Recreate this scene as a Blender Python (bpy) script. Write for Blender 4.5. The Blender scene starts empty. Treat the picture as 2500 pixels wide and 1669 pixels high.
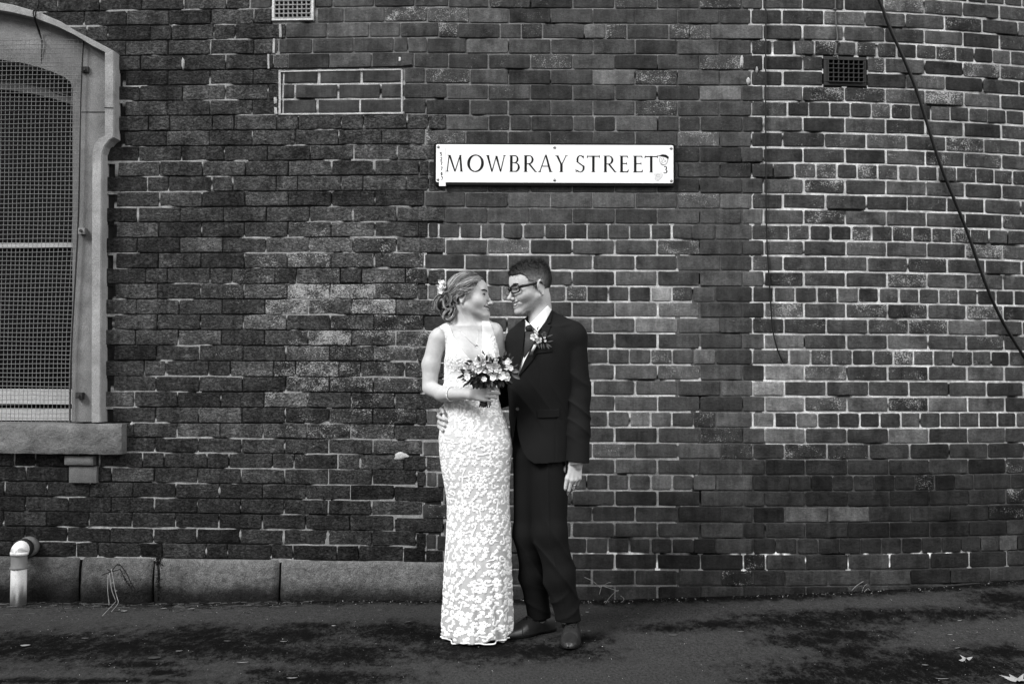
import bpy, math, random
import numpy as np
from mathutils import Matrix, Vector
random.seed(7)
RNG = np.random.default_rng(11)
SC = bpy.context.scene
COL = SC.collection
R = math.radians
# ------------------------------------------------------------------ camera, sky, sun, exposure
F_PX, PW, PH = 2431.0, 2500.0, 1669.0
CAM = np.array([0.0, -5.40, 1.186])
cam_d = bpy.data.cameras.new('camera')
cam_d.sensor_width = 36.0
cam_d.lens = 36.0 * F_PX / PW
cam_d.clip_start = 0.05
cam_d.clip_end = 500.0
cam = bpy.data.objects.new('camera', cam_d)
COL.objects.link(cam)
ROT = Matrix.Rotation(R(92.1), 3, 'X') @ Matrix.Rotation(R(0.25), 3, 'Z')
cam.matrix_world = Matrix.Translation(Vector(CAM)) @ ROT.to_4x4()
SC.camera = cam
world = bpy.data.worlds.new("World")
SC.world = world
world.use_nodes = True
nt = world.node_tree
bg = nt.nodes['Background']
sky = nt.nodes.new('ShaderNodeTexSky')
sky.sky_type = 'NISHITA'
sky.sun_disc = False
SUN_EL, SUN_AZ = 42.0, -50.0          # sun behind the photographer's left shoulder
sky.sun_elevation = R(SUN_EL)
sky.sun_rotation = R(180.0 + SUN_AZ)
sky.dust_density = 4.0
bw = nt.nodes.new('ShaderNodeRGBToBW')  # the photograph is black and white
nt.links.new(sky.outputs[0], bw.inputs[0])
nt.links.new(bw.outputs[0], bg.inputs[0])
bg.inputs[1].default_value = 0.10
sun_d = bpy.data.lights.new('sun', 'SUN')
sun_d.energy = 3.0
sun_d.angle = R(24)
sun = bpy.data.objects.new('sun', sun_d)
COL.objects.link(sun)
_d = Vector((math.sin(R(SUN_AZ)) * math.cos(R(SUN_EL)), -math.cos(R(SUN_AZ)) * math.cos(R(SUN_EL)), math.sin(R(SUN_EL))))
sun.rotation_euler = _d.to_track_quat('Z', 'Y').to_euler()
SC.view_settings.view_transform = 'Standard'
SC.view_settings.look = 'None'
SC.view_settings.gamma = 1.0
SC.view_settings.exposure = 0.78
RM = np.array(ROT)

def ray(px, py):
    return RM @ np.array([(px - PW / 2) / F_PX, (PH / 2 - py) / F_PX, -1.0])
def P(px, py, Y):
    """the real point at depth Y that a photo pixel shows"""
    d = ray(px, py)
    return CAM + d * ((Y - CAM[1]) / d[1])
def PG(px, py, z=0.0):
    d = ray(px, py)
    return CAM + d * ((z - CAM[2]) / d[2])

# ------------------------------------------------------------------ object helpers
def tag(o, label=None, cat=None, group=None, kind=None):
    if label: o['label'] = label
    if cat: o['category'] = cat
    if group: o['group'] = group
    if kind: o['kind'] = kind
    return o
def empty(name, loc=(0, 0, 0)):
    o = bpy.data.objects.new(name, None)
    o.empty_display_size = 0.1
    COL.objects.link(o)
    o.location = loc
    return o
def place(o, parent):
    COL.objects.link(o)
    if parent is not None:
        o.parent = parent
        if parent.type == 'EMPTY':
            o.matrix_parent_inverse = Matrix.Translation(parent.location).inverted()
    return o
class MB:
    """collects geometry in world coordinates, linked as one mesh"""
    def __init__(self):
        self.v, self.f, self.a, self.n, self.m = [], [], [], 0, []
    def add(self, v, f, a=None, mi=0):
        v = np.asarray(v, float).reshape(-1, 3)
        self.v.append(v)
        o = self.n
        self.f.extend([tuple(int(i) + o for i in q) for q in f])
        self.m.extend([mi] * len(f))
        if a is None: a = np.ones((len(v), 3))
        a = np.asarray(a, float)
        if a.ndim == 1: a = np.tile(a, (len(v), 1))
        self.a.append(a)
        self.n += len(v)
        return self
    def build(self, name, mats, parent=None, smooth=False):
        me = bpy.data.meshes.new(name)
        V = np.concatenate(self.v)
        me.from_pydata([], [], [])
        nf = len(self.f)
        cnt = np.fromiter((len(q) for q in self.f), int, nf)
        loops = np.fromiter((i for q in self.f for i in q), int, int(cnt.sum()))
        me.vertices.add(len(V)); me.vertices.foreach_set('co', V.ravel())
        me.loops.add(len(loops)); me.loops.foreach_set('vertex_index', loops)
        me.polygons.add(nf)
        me.polygons.foreach_set('loop_start', np.concatenate([[0], np.cumsum(cnt)[:-1]]))
        me.polygons.foreach_set('loop_total', cnt)
        if not isinstance(mats, (list, tuple)): mats = [mats]
        for m in mats: me.materials.append(m)
        if len(mats) > 1: me.polygons.foreach_set('material_index', np.array(self.m, dtype=np.int32))
        me.update(calc_edges=True)
        at = me.attributes.new('tone', 'FLOAT_COLOR', 'POINT')
        A = np.ones((len(V), 4)); A[:, :3] = np.concatenate(self.a)
        at.data.foreach_set('color', A.ravel())
        me.polygons.foreach_set('use_smooth', np.full(nf, bool(smooth)))
        me.validate()
        o = bpy.data.objects.new(name, me)
        return place(o, parent)

def unit(v):
    v = np.asarray(v, float)
    return v / max(np.linalg.norm(v), 1e-9)
def tube(mb, pts, r, n=6, a=None, caps=True, flat=1.0, up=None):
    pts = np.asarray(pts, float)
    m = len(pts)
    r = np.broadcast_to(np.asarray(r, float), (m,))
    t = np.gradient(pts, axis=0)
    t /= np.maximum(np.linalg.norm(t, axis=1, keepdims=True), 1e-9)
    ref = np.array(up, float) if up is not None else (np.array([0, 0, 1.0]) if abs(t[0][2]) < 0.8 else np.array([1.0, 0, 0]))
    u = unit(np.cross(t[0], ref))
    V = []
    for i in range(m):
        u = u - t[i] * np.dot(u, t[i]); u = unit(u)
        w = np.cross(t[i], u)
        for k in range(n):
            an = 2 * math.pi * k / n
            V.append(pts[i] + r[i] * (math.cos(an) * u + flat * math.sin(an) * w))
    Fc = []
    for i in range(m - 1):
        for k in range(n):
            k2 = (k + 1) % n
            Fc.append((i * n + k, i * n + k2, (i + 1) * n + k2, (i + 1) * n + k))
    if caps:
        Fc.append(tuple(range(n - 1, -1, -1)))
        Fc.append(tuple((m - 1) * n + k for k in range(n)))
    mb.add(V, Fc, a)
def box(mb, x0, x1, y0, y1, z0, z1, a=None, bev=0.0):
    if bev <= 0:
        v = [(x, y, z) for z in (z0, z1) for y in (y0, y1) for x in (x0, x1)]
        mb.add(v, [(0, 1, 3, 2)[::-1], (4, 5, 7, 6), (0, 1, 5, 4), (2, 3, 7, 6)[::-1], (0, 2, 6, 4)[::-1], (1, 3, 7, 5)], a)
        return
    import bmesh
    bm = bmesh.new()
    bmesh.ops.create_cube(bm, size=1.0)
    for q in bm.verts:
        q.co = Vector(((x0 + x1) / 2 + q.co.x * (x1 - x0), (y0 + y1) / 2 + q.co.y * (y1 - y0), (z0 + z1) / 2 + q.co.z * (z1 - z0)))
    bmesh.ops.bevel(bm, geom=bm.edges[:] + bm.verts[:], offset=bev, segments=2, affect='EDGES', profile=0.6)
    mb.add([tuple(q.co) for q in bm.verts], [tuple(q.index for q in f.verts) for f in bm.faces], a)
    bm.free()
def grid_faces(nu, nv, wrap=False):
    f = []
    for i in range(nu - 1):
        for j in range(nv if wrap else nv - 1):
            j2 = (j + 1) % nv
            f.append((i * nv + j, i * nv + j2, (i + 1) * nv + j2, (i + 1) * nv + j))
    return f
def catmull(pts, n=8):
    p = np.asarray(pts, float)
    p = np.vstack([2 * p[0] - p[1], p, 2 * p[-1] - p[-2]])
    out = []
    for i in range(1, len(p) - 2):
        for k in range(n):
            t = k / n
            out.append(0.5 * ((2 * p[i]) + (-p[i - 1] + p[i + 1]) * t + (2 * p[i - 1] - 5 * p[i] + 4 * p[i + 1] - p[i + 2]) * t * t + (-p[i - 1] + 3 * p[i] - 3 * p[i + 1] + p[i + 2]) * t ** 3))
    out.append(p[-2])
    return np.array(out)

# numpy value noise
def _h(i, j, k, s):
    n = (i.astype(np.int64) * 374761393 + j.astype(np.int64) * 668265263 + k.astype(np.int64) * 2147483647 + s * 974634777) & 0xffffffff
    n = ((n ^ (n >> 13)) * 1274126177) & 0xffffffff
    n = n ^ (n >> 16)
    return (n & 0xffff) / 65535.0
def vnoise(x, y, z=0.0, s=0):
    x, y, z = np.broadcast_arrays(np.asarray(x, float), np.asarray(y, float), np.asarray(z, float))
    i, j, k = np.floor(x), np.floor(y), np.floor(z)
    fx, fy, fz = x - i, y - j, z - k
    fx, fy, fz = [t * t * (3 - 2 * t) for t in (fx, fy, fz)]
    r = 0
    for a in (0, 1):
        for b in (0, 1):
            for c in (0, 1):
                r = r + _h(i + a, j + b, k + c, s) * (fx if a else 1 - fx) * (fy if b else 1 - fy) * (fz if c else 1 - fz)
    return r
def fbm(x, y, z=0.0, s=0, o=3):
    r, w, t = 0, 1.0, 0
    for q in range(o):
        r = r + w * vnoise(np.asarray(x) * 2 ** q, np.asarray(y) * 2 ** q, np.asarray(z) * 2 ** q, s + q); t += w; w *= 0.5
    return r / t

# ------------------------------------------------------------------ materials
def _n(t, kind, **kw):
    n = t.nodes.new(kind)
    for k, v in kw.items():
        if k in n.inputs.keys(): n.inputs[k].default_value = v
        else: setattr(n, k, v)
    return n
def _math(t, op, a, b=None, c=None):
    n = t.nodes.new('ShaderNodeMath'); n.operation = op
    for i, q in enumerate((a, b, c)):
        if q is None: continue
        if isinstance(q, (int, float)): n.inputs[i].default_value = q
        else: t.links.new(q, n.inputs[i])
    return n.outputs[0]
def _noise(t, scale, detail=4.0, rough=0.6, sx=(1, 1, 1)):
    tc = t.nodes.new('ShaderNodeTexCoord')
    mp = t.nodes.new('ShaderNodeMapping'); mp.inputs['Scale'].default_value = sx
    t.links.new(tc.outputs['Object'], mp.inputs[0])
    n = t.nodes.new('ShaderNodeTexNoise')
    n.inputs['Scale'].default_value = scale; n.inputs['Detail'].default_value = detail; n.inputs['Roughness'].default_value = rough
    t.links.new(mp.outputs[0], n.inputs['Vector'])
    return n.outputs[0]
def _ramp(t, x, lo, hi):
    n = t.nodes.new('ShaderNodeMapRange'); n.clamp = True
    n.inputs[1].default_value = lo; n.inputs[2].default_value = hi
    t.links.new(x, n.inputs[0])
    return n.outputs[0]
def material(name, val=0.5, rough=0.6, var=0.25, nscale=30.0, bump=0.0, bscale=120.0, attr=False, spec=0.06, metal=0.0, sheen=0.0, sss=0.0, speck=0.0, sx=(1, 1, 1), coat=0.0):
    m = bpy.data.materials.new(name); m.use_nodes = True
    t = m.node_tree
    b = t.nodes['Principled BSDF']
    b.inputs['Roughness'].default_value = rough
    b.inputs['Metallic'].default_value = metal
    b.inputs['Specular IOR Level'].default_value = spec
    if sheen: b.inputs['Sheen Weight'].default_value = sheen
    if coat: b.inputs['Coat Weight'].default_value = coat; b.inputs['Coat Roughness'].default_value = 0.15
    if sss:
        b.inputs['Subsurface Weight'].default_value = sss
        b.inputs['Subsurface Radius'].default_value = (0.006, 0.006, 0.006)
        b.inputs['Subsurface Scale'].default_value = 1.0
    n1 = _noise(t, nscale, 5.0, 0.62, sx)
    v = _math(t, 'MULTIPLY_ADD', n1, var * 2.0, 1.0 - var)
    v = _math(t, 'MULTIPLY', v, val)
    if attr:
        at = t.nodes.new('ShaderNodeAttribute'); at.attribute_name = 'tone'
        sp = t.nodes.new('ShaderNodeSeparateColor'); t.links.new(at.outputs['Color'], sp.inputs[0])
        v = _math(t, 'MULTIPLY', v, sp.outputs[0])
    if speck:
        n2 = _noise(t, 260.0, 2.0, 0.5)
        v = _math(t, 'MULTIPLY', v, _math(t, 'MULTIPLY_ADD', _ramp(t, n2, 0.3, 0.7), speck * 2, 1 - speck))
    c = t.nodes.new('ShaderNodeCombineColor')
    for i in range(3): t.links.new(v, c.inputs[i])
    t.links.new(c.outputs[0], b.inputs['Base Color'])
    if bump:
        nb = _noise(t, bscale, 4.0, 0.65, sx)
        bp = t.nodes.new('ShaderNodeBump'); bp.inputs['Strength'].default_value = 1.0; bp.inputs['Distance'].default_value = bump
        t.links.new(nb, bp.inputs['Height']); t.links.new(bp.outputs[0], b.inputs['Normal'])
    return m
def brick_material():
    m = bpy.data.materials.new('brick_face'); m.use_nodes = True
    t = m.node_tree; b = t.nodes['Principled BSDF']
    b.inputs['Roughness'].default_value = 0.85; b.inputs['Specular IOR Level'].default_value = 0.03
    at = t.nodes.new('ShaderNodeAttribute'); at.attribute_name = 'tone'
    sp = t.nodes.new('ShaderNodeSeparateColor'); t.links.new(at.outputs['Color'], sp.inputs[0])
    base, eff, rug = sp.outputs
    big = _noise(t, 9.0, 4.0, 0.6)
    mid = _noise(t, 60.0, 6.0, 0.7, (1, 1, 1.6))
    fine = _noise(t, 300.0, 3.0, 0.7)
    v = _math(t, 'MULTIPLY', base, _math(t, 'ADD', _math(t, 'MULTIPLY', big, 2.4), -0.2))
    amt = _math(t, 'ADD', _math(t, 'MULTIPLY', rug, 0.55), 0.45)
    v = _math(t, 'MULTIPLY', v, _math(t, 'ADD', 1.0, _math(t, 'MULTIPLY', amt, _math(t, 'ADD', _math(t, 'MULTIPLY', mid, 3.0), -1.5))))
    v = _math(t, 'MULTIPLY', v, _math(t, 'ADD', 1.0, _math(t, 'MULTIPLY', amt, _math(t, 'ADD', _math(t, 'MULTIPLY', fine, 2.6), -1.3))))
    run = _noise(t, 34.0, 4.0, 0.7, (1, 1, 0.07))
    v = _math(t, 'MULTIPLY', v, _math(t, 'ADD', _math(t, 'MULTIPLY', run, 1.2), 0.4))
    v = _math(t, 'MAXIMUM', v, 0.002)
    # dark pits and cracks on the rough old bricks
    cr = _noise(t, 34.0, 8.0, 0.75, (1, 1, 2.2))
    crk = _math(t, 'SUBTRACT', 1.0, _ramp(t, _math(t, 'ABSOLUTE', _math(t, 'SUBTRACT', cr, 0.5)), 0.0, 0.03))
    v = _math(t, 'MULTIPLY', v, _math(t, 'SUBTRACT', 1.0, _math(t, 'MULTIPLY', _math(t, 'MULTIPLY', crk, rug), 0.75)))
    # white salts
    cl = _noise(t, 11.0, 3.0, 0.6, (1, 1, 1.3))
    sc_ = _noise(t, 120.0, 5.0, 0.75, (1, 1, 1.4))
    k = _math(t, 'ADD', _math(t, 'MULTIPLY', eff, 0.16), _math(t, 'MULTIPLY', cl, 0.46))
    k = _math(t, 'ADD', k, _math(t, 'MULTIPLY', sc_, 0.95))
    e = _ramp(t, k, 0.86, 0.95)
    e2 = _math(t, 'MULTIPLY', _ramp(t, _math(t, 'ADD', _math(t, 'MULTIPLY', cl, 0.8), _math(t, 'MULTIPLY', eff, 0.12)), 0.42, 0.75), 0.022)
    mx = t.nodes.new('ShaderNodeMix'); mx.data_type = 'FLOAT'
    t.links.new(_math(t, 'MULTIPLY', e, _ramp(t, eff, 0.02, 0.5)), mx.inputs[0]); t.links.new(_math(t, 'ADD', v, _math(t, 'MULTIPLY', e2, _math(t, 'MULTIPLY', eff, 0.6))), mx.inputs[2]); mx.inputs[3].default_value = 0.38
    c = t.nodes.new('ShaderNodeCombineColor')
    for i in range(3): t.links.new(mx.outputs[0], c.inputs[i])
    t.links.new(c.outputs[0], b.inputs['Base Color'])
    h = _math(t, 'ADD', _math(t, 'MULTIPLY', mid, _math(t, 'ADD', _math(t, 'MULTIPLY', rug, 1.3), 0.35)), _math(t, 'MULTIPLY', fine, 0.25))
    h = _math(t, 'SUBTRACT', h, _math(t, 'MULTIPLY', _math(t, 'MULTIPLY', crk, rug), 0.5))
    bp = t.nodes.new('ShaderNodeBump'); bp.inputs['Distance'].default_value = 0.0045
    t.links.new(h, bp.inputs['Height']); t.links.new(bp.outputs[0], b.inputs['Normal'])
    return m
def asphalt_material():
    m = bpy.data.materials.new('asphalt'); m.use_nodes = True
    t = m.node_tree; b = t.nodes['Principled BSDF']
    at = t.nodes.new('ShaderNodeAttribute'); at.attribute_name = 'tone'
    sp = t.nodes.new('ShaderNodeSeparateColor'); t.links.new(at.outputs['Color'], sp.inputs[0])
    wet = sp.outputs[0]
    big = _noise(t, 2.2, 6.0, 0.62, (1, 2.0, 1))
    mid = _noise(t, 20.0, 9.0, 0.85, (0.9, 0.55, 1))
    fine = _noise(t, 95.0, 4.0, 0.85, (1, 0.5, 1))
    w = _math(t, 'ADD', wet, _math(t, 'ADD', _math(t, 'MULTIPLY', _math(t, 'SUBTRACT', big, 0.5), 0.5), _math(t, 'MULTIPLY', _math(t, 'SUBTRACT', mid, 0.5), 3.2)))
    w = _math(t, 'ADD', w, _math(t, 'MULTIPLY', _math(t, 'SUBTRACT', fine, 0.5), 2.6))
    w = _ramp(t, w, 0.30, 0.78)
    dry = _math(t, 'MULTIPLY', _math(t, 'ADD', _math(t, 'MULTIPLY', fine, 3.6), -0.8), _math(t, 'ADD', _math(t, 'MULTIPLY', big, 0.5), 0.75))
    dry = _math(t, 'MULTIPLY', dry, ASPH)
    v = _math(t, 'MULTIPLY', dry, _math(t, 'SUBTRACT', 1.0, _math(t, 'MULTIPLY', w, 0.90)))
    sk = _noise(t, 150.0, 1.0, 0.5)
    v = _math(t, 'ADD', v, _math(t, 'MULTIPLY', _ramp(t, sk, 0.775, 0.80), 0.2))
    c = t.nodes.new('ShaderNodeCombineColor')
    for i in range(3): t.links.new(v, c.inputs[i])
    t.links.new(c.outputs[0], b.inputs['Base Color'])
    b.inputs['Specular IOR Level'].default_value = 0.03
    t.links.new(_math(t, 'SUBTRACT', 0.95, _math(t, 'MULTIPLY', w, 0.2)), b.inputs['Roughness'])
    bp = t.nodes.new('ShaderNodeBump'); bp.inputs['Distance'].default_value = 0.004
    t.links.new(fine, bp.inputs['Height']); t.links.new(bp.outputs[0], b.inputs['Normal'])
    return m
ASPH = 0.037
# ------------------------------------------------------------------ the wall's plan: three stretches that meet
S_L, S_R, ARC = -0.42, 1.37, 6.6
A_L = R(2.9)
def W(s, out=0.0):
    """point of the wall's face line at arc position s, 'out' metres in front of it"""
    s = np.asarray(s, float)
    x = np.where(s < S_L, S_L + (s - S_L) * math.cos(A_L), s)
    y = np.where(s < S_L, (S_L - s) * math.sin(A_L), 0.0)
    an = np.where(s < S_L, -A_L, 0.0)
    t = np.clip((s - S_R) / ARC, 0, 0.55)
    ex = np.maximum(s - S_R - 0.55 * ARC, 0)
    x = np.where(s > S_R, S_R + ARC * np.sin(t) + ex * np.cos(t), x)
    y = np.where(s > S_R, ARC * (1 - np.cos(t)) + ex * np.sin(t), y)
    an = np.where(s > S_R, t, an)
    # outward normal is (sin an, -cos an)
    return x + out * np.sin(an), y - out * np.cos(an)
def W3(s, z, out=0.0):
    x, y = W(s, out)
    return np.stack(np.broadcast_arrays(x, y, z), -1)
_ss = np.linspace(-6, 6, 4001)
_xx, _yy = W(_ss)
_uu = _xx / (_yy - CAM[1])
def S_of(px, py=834.0):
    """wall position seen in photo column px"""
    d = ray(px, py)
    return float(np.interp(d[0] / d[1], _uu, _ss))
def Z_of(px, py):
    d = ray(px, py)
    s = S_of(px, py)
    y = float(W(s)[1])
    return CAM[2] + d[2] / d[1] * (y - CAM[1])
def bedz(k, right):
    if right: return 0.162 + 0.0849 * k
    return 0.198 + 0.0820 * k if k <= 9 else 0.936 + 0.0849 * (k - 9)
def bed_at(k, s):
    w = min(max((s - (-0.60)) / 0.36, 0), 1)
    return bedz(k, False) * (1 - w) + bedz(k, True) * w
KMAX = 50
HOLES = []      # (s0, s1, z0, z1) where other things sit in the wall
def sx(px): return S_of(px)
# vents and window
VENT_P = (sx(654), sx(757), Z_of(705, 52), Z_of(705, -66))
VENT_R = (sx(2017), sx(2121), Z_of(2070, 210), Z_of(2070, 139))
SIGN_SRC = (1056.8, 1647.6, 352.7, 455.0)
WIN_CX = sx(-90)
HOLES += [VENT_P, VENT_R]
WIN_BOX = (WIN_CX - (sx(290) - WIN_CX), sx(290), Z_of(250, 1100), Z_of(250, 520))
WIN_BOX2 = (WIN_CX - (sx(300) - WIN_CX), sx(300), Z_of(250, 520), Z_of(280, 130))
# arch line of the hood in photo pixels -> wall coordinates
HOOD_OUT = [(-90, 0), (-40, 5), (0, 11), (43, 18), (96, 30), (107, 36), (161, 59), (200, 82), (250, 107), (302, 132)]
def hood_top(s):
    xs = [sx(a) for a, b in HOOD_OUT]; zs = [Z_of(a, b) for a, b in HOOD_OUT]
    d = WIN_CX + abs(s - WIN_CX)
    return float(np.interp(d, xs, zs))
# explicit joints of the mended rows near the painted vent: photo columns
ROWJ = {36: [598, 697, 803, 905, 1006, 1090], 35: [765, 830, 932, 1037, 1141], 34: [688, 789, 894, 971, 1066, 1113],
        33: [671, 754, 856, 955, 990, 1037], 32: [658, 695, 797, 901, 1005, 1090],
        31: [682, 771, 876, 981, 1033, 1144], 30: [682, 712, 819, 924, 981, 1087], 29: [682, 768, 873, 981, 1035, 1144]}
PATCH_S = (sx(684), sx(980))
def left_end(k):
    if k in ROWJ: return sx(ROWJ[k][0])
    return sx(1034 if k % 2 else 1086) + (0.02 if k % 4 == 1 else 0)
def mid_end(k): return sx(1837 if k % 2 else 1866)
PL, PM, PR = 0.2407, 0.2316, 0.2330
ANL, ANE, ANO = sx(699), sx(1501), sx(1446.6)
def row_joints(k):
    """joint positions of course k and the zone of each brick"""
    out = []
    le, me_ = left_end(k), mid_end(k)
    # left stretch
    js = []
    if k % 6 == 0 and k < 24 or k in (24, 28, 34, 40, 46):
        x = ANL - 0.31 - 0.361 * 14; i = 0
        while x < le + 0.3:
            js.append(x); x += PL if i % 2 == 0 else PL / 2; i += 1
    else:
        ph = ANL + (PL / 2 if k % 2 == 0 else 0) + (0.035 if k >= 27 and k % 2 else 0)
        x = ph - PL * 22
        while x < le + 0.3:
            js.append(x); x += PL
    js = [j for j in js if -6.0 < j < le - 0.045]
    out += [(j, 'L') for j in js]
    # middle stretch
    if k in ROWJ:
        mj = [sx(q) for q in ROWJ[k]]
        st = mj[-1]
    else:
        mj = [le]; st = le
    if (k in (21, 17, 13, 9, 5, 1)):
        x = sx(1069) if le < sx(1069) - 0.03 else le
        if x > le: mj.append(x)
        while x + 0.116 < me_ - 0.24:
            x += 0.1155; mj.append(x)
        mj.append(me_ - 0.2)
    elif k in (34, 28, 40, 46):
        x = st; i = 0
        while x + PM < me_ - 0.09:
            x += (PM if i % 3 == 0 else PM / 2); i += 1; mj.append(x)
    else:
        a0 = ANO if k % 2 else ANE
        n = math.ceil((st + 0.07 - a0) / PM)
        x = a0 + n * PM
        while x < me_ - 0.09:
            mj.append(x); x += PM
    z = 'M'
    out += [(j, 'P' if (k in (29, 30, 31) and PATCH_S[0] - 0.02 < j < PATCH_S[1] - 0.02) else 'M') for j in mj]
    # right stretch
    x = me_
    out.append((x, 'R'))
    if k % 4 == 1:
        x += 0.12 if k % 8 == 1 else 0.2
        while x < 5.6:
            out.append((x, 'R')); x += 0.1165
    else:
        x = (S_of(1964) if k % 2 == 0 else S_of(1914))
        while x < 5.6:
            out.append((x, 'R')); x += PR
    out.sort()
    return out
def fld(s, z, sc, seed, o=3): return float(fbm(s * sc + 31, z * sc + 17, 0, seed, o))
def zone_style(zone, s, k, z):
    """brick tone, salts, ruggedness, joint width, mortar value, mortar recess"""
    px = float(np.interp(s, _ss, _uu)) * F_PX + 1250
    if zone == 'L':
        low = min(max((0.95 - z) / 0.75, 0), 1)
        left_shade = min(max((-1.2 - s) / 1.3, 0), 1)  # lens vignette painted into the brick tone toward the far left
        tone = 0.064 * (1 - 0.55 * low) * (1 - 0.30 * left_shade)
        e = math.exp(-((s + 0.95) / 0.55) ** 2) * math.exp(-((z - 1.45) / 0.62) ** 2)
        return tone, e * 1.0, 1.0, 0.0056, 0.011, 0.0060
    if zone == 'P': return 0.040, 0.0, 0.0, 0.0125, 0.42, 0.0015
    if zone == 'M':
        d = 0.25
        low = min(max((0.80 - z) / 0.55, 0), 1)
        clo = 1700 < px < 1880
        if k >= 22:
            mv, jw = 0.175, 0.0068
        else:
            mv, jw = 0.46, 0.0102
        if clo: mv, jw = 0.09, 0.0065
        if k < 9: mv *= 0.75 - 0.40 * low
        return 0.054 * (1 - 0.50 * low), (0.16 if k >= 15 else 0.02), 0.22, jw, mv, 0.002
    low = min(max((0.95 - z) / 0.25, 0), 1)  # lower courses dirtier, with some vignette darkening painted into the tone
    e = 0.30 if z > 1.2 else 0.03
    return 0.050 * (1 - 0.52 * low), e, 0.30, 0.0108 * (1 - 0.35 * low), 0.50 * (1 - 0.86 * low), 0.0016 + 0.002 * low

M_BRICK = brick_material()
M_MORTAR = material('mortar', 1.0, 0.9, 0.30, 45.0, 0.004, 160.0, attr=True, spec=0.15, speck=0.35)
M_DARK = material('dark_recess', 0.004, 0.9, 0.2, 20.0)
M_STONE = material('sandstone', 0.178, 0.85, 0.60, 9.0, 0.0035, 120.0, attr=True, spec=0.15, speck=0.28)
M_SILL = material('worn_sandstone_sill', 0.100, 0.88, 0.95, 9.0, 0.010, 55.0, attr=True, spec=0.12, speck=0.32)
M_PLINTH = material('plinth_stone', 0.115, 0.88, 0.95, 30.0, 0.010, 70.0, attr=True, spec=0.08, speck=0.6)

wall = empty('brick_wall', (0, 0, 0))
tag(wall, 'long dark weathered brick wall with patched pale mortar behind the couple', 'brick wall')

def rrect(s0, s1, z0, z1, r):
    pts = []
    for cx, cz, a0 in ((s1 - r, z1 - r, 0), (s0 + r, z1 - r, 90), (s0 + r, z0 + r, 180), (s1 - r, z0 + r, 270)):
        for q in range(4):
            a = R(a0 + 30 * q); pts.append((cx + r * math.cos(a), cz + r * math.sin(a)))
        nx = {0: 3, 90: 1, 180: 3, 270: 1}[a0]
        p0 = pts[-1]
        if a0 == 0: p1 = (s0 + r, z1)
        elif a0 == 90: p1 = (s0, z0 + r)
        elif a0 == 180: p1 = (s1 - r, z0)
        else: p1 = (s1, z1 - r)
        for q in range(1, nx + 1):
            t = q / (nx + 1); pts.append((p0[0] + (p1[0] - p0[0]) * t, p0[1] + (p1[1] - p0[1]) * t))
    return np.array(pts)
def clip_holes(s0, s1, z0, z1):
    segs = [(s0, s1)]
    for h in HOLES:
        ov = min(z1, h[3]) - max(z0, h[2])
        if ov < 0.4 * (z1 - z0): continue
        ns = []
        for a, b in segs:
            if b <= h[0] or a >= h[1]: ns.append((a, b)); continue
            if a < h[0]: ns.append((a, h[0] - 0.004))
            if b > h[1]: ns.append((h[1] + 0.004, b))
        segs = [q for q in ns if q[1] - q[0] > 0.02]
    return segs
def in_window(s0, s1, z0, z1):
    cx = max(abs(s0 - WIN_CX), abs(s1 - WIN_CX))
    if WIN_BOX[2] < z1 and z0 < WIN_BOX[3] - 0.02 and cx < WIN_BOX[1] - WIN_CX: return True
    hw = WIN_BOX2[1] - WIN_CX
    if z0 >= WIN_BOX[3] - 0.1 and cx < hw and z1 < hood_top(s0) - 0.0 and z1 < hood_top(s1): return True
    # sill
    if abs((z0 + z1) / 2 - (Z_of(250, 1068))) < 0.05 and cx < sx(314) - WIN_CX: return True
    return False
PALE = [(S_of(a, b), Z_of(a, b), v) for a, b, v in ((1600, 713, 4.0), (1535, 750, 2.2), (1656, 751, 2.0), (1601, 788, 2.8), (1903, 905, 3.6), (1877, 948, 4.2), (1910, 986, 2.8), (1890, 1023, 3.0), (1969, 1023, 2.0), (1962, 1061, 2.6), (2178, 1061, 2.6), (2315, 986, 2.2),
        (2362, 791, 2.0), (2116, 525, 1.7), (1795, 484, 2.6), (1446, 475, 1.6), (1830, 484, 1.8), (1908, 827, 2.4), (1930, 867, 2.0), (893, 62, 1.7), (1453, 71, 2.0), (1627, 1172, 2.2), (2040, 60, 1.8), (2180, 20, 1.9), (1500, 1100, 1.6), (1560, 1136, 1.6), (2400, 1000, 1.8))]
bricks, mortar = MB(), MB()
rnd = random.Random(5)
NK = [k for k in range(-3, KMAX)]
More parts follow.
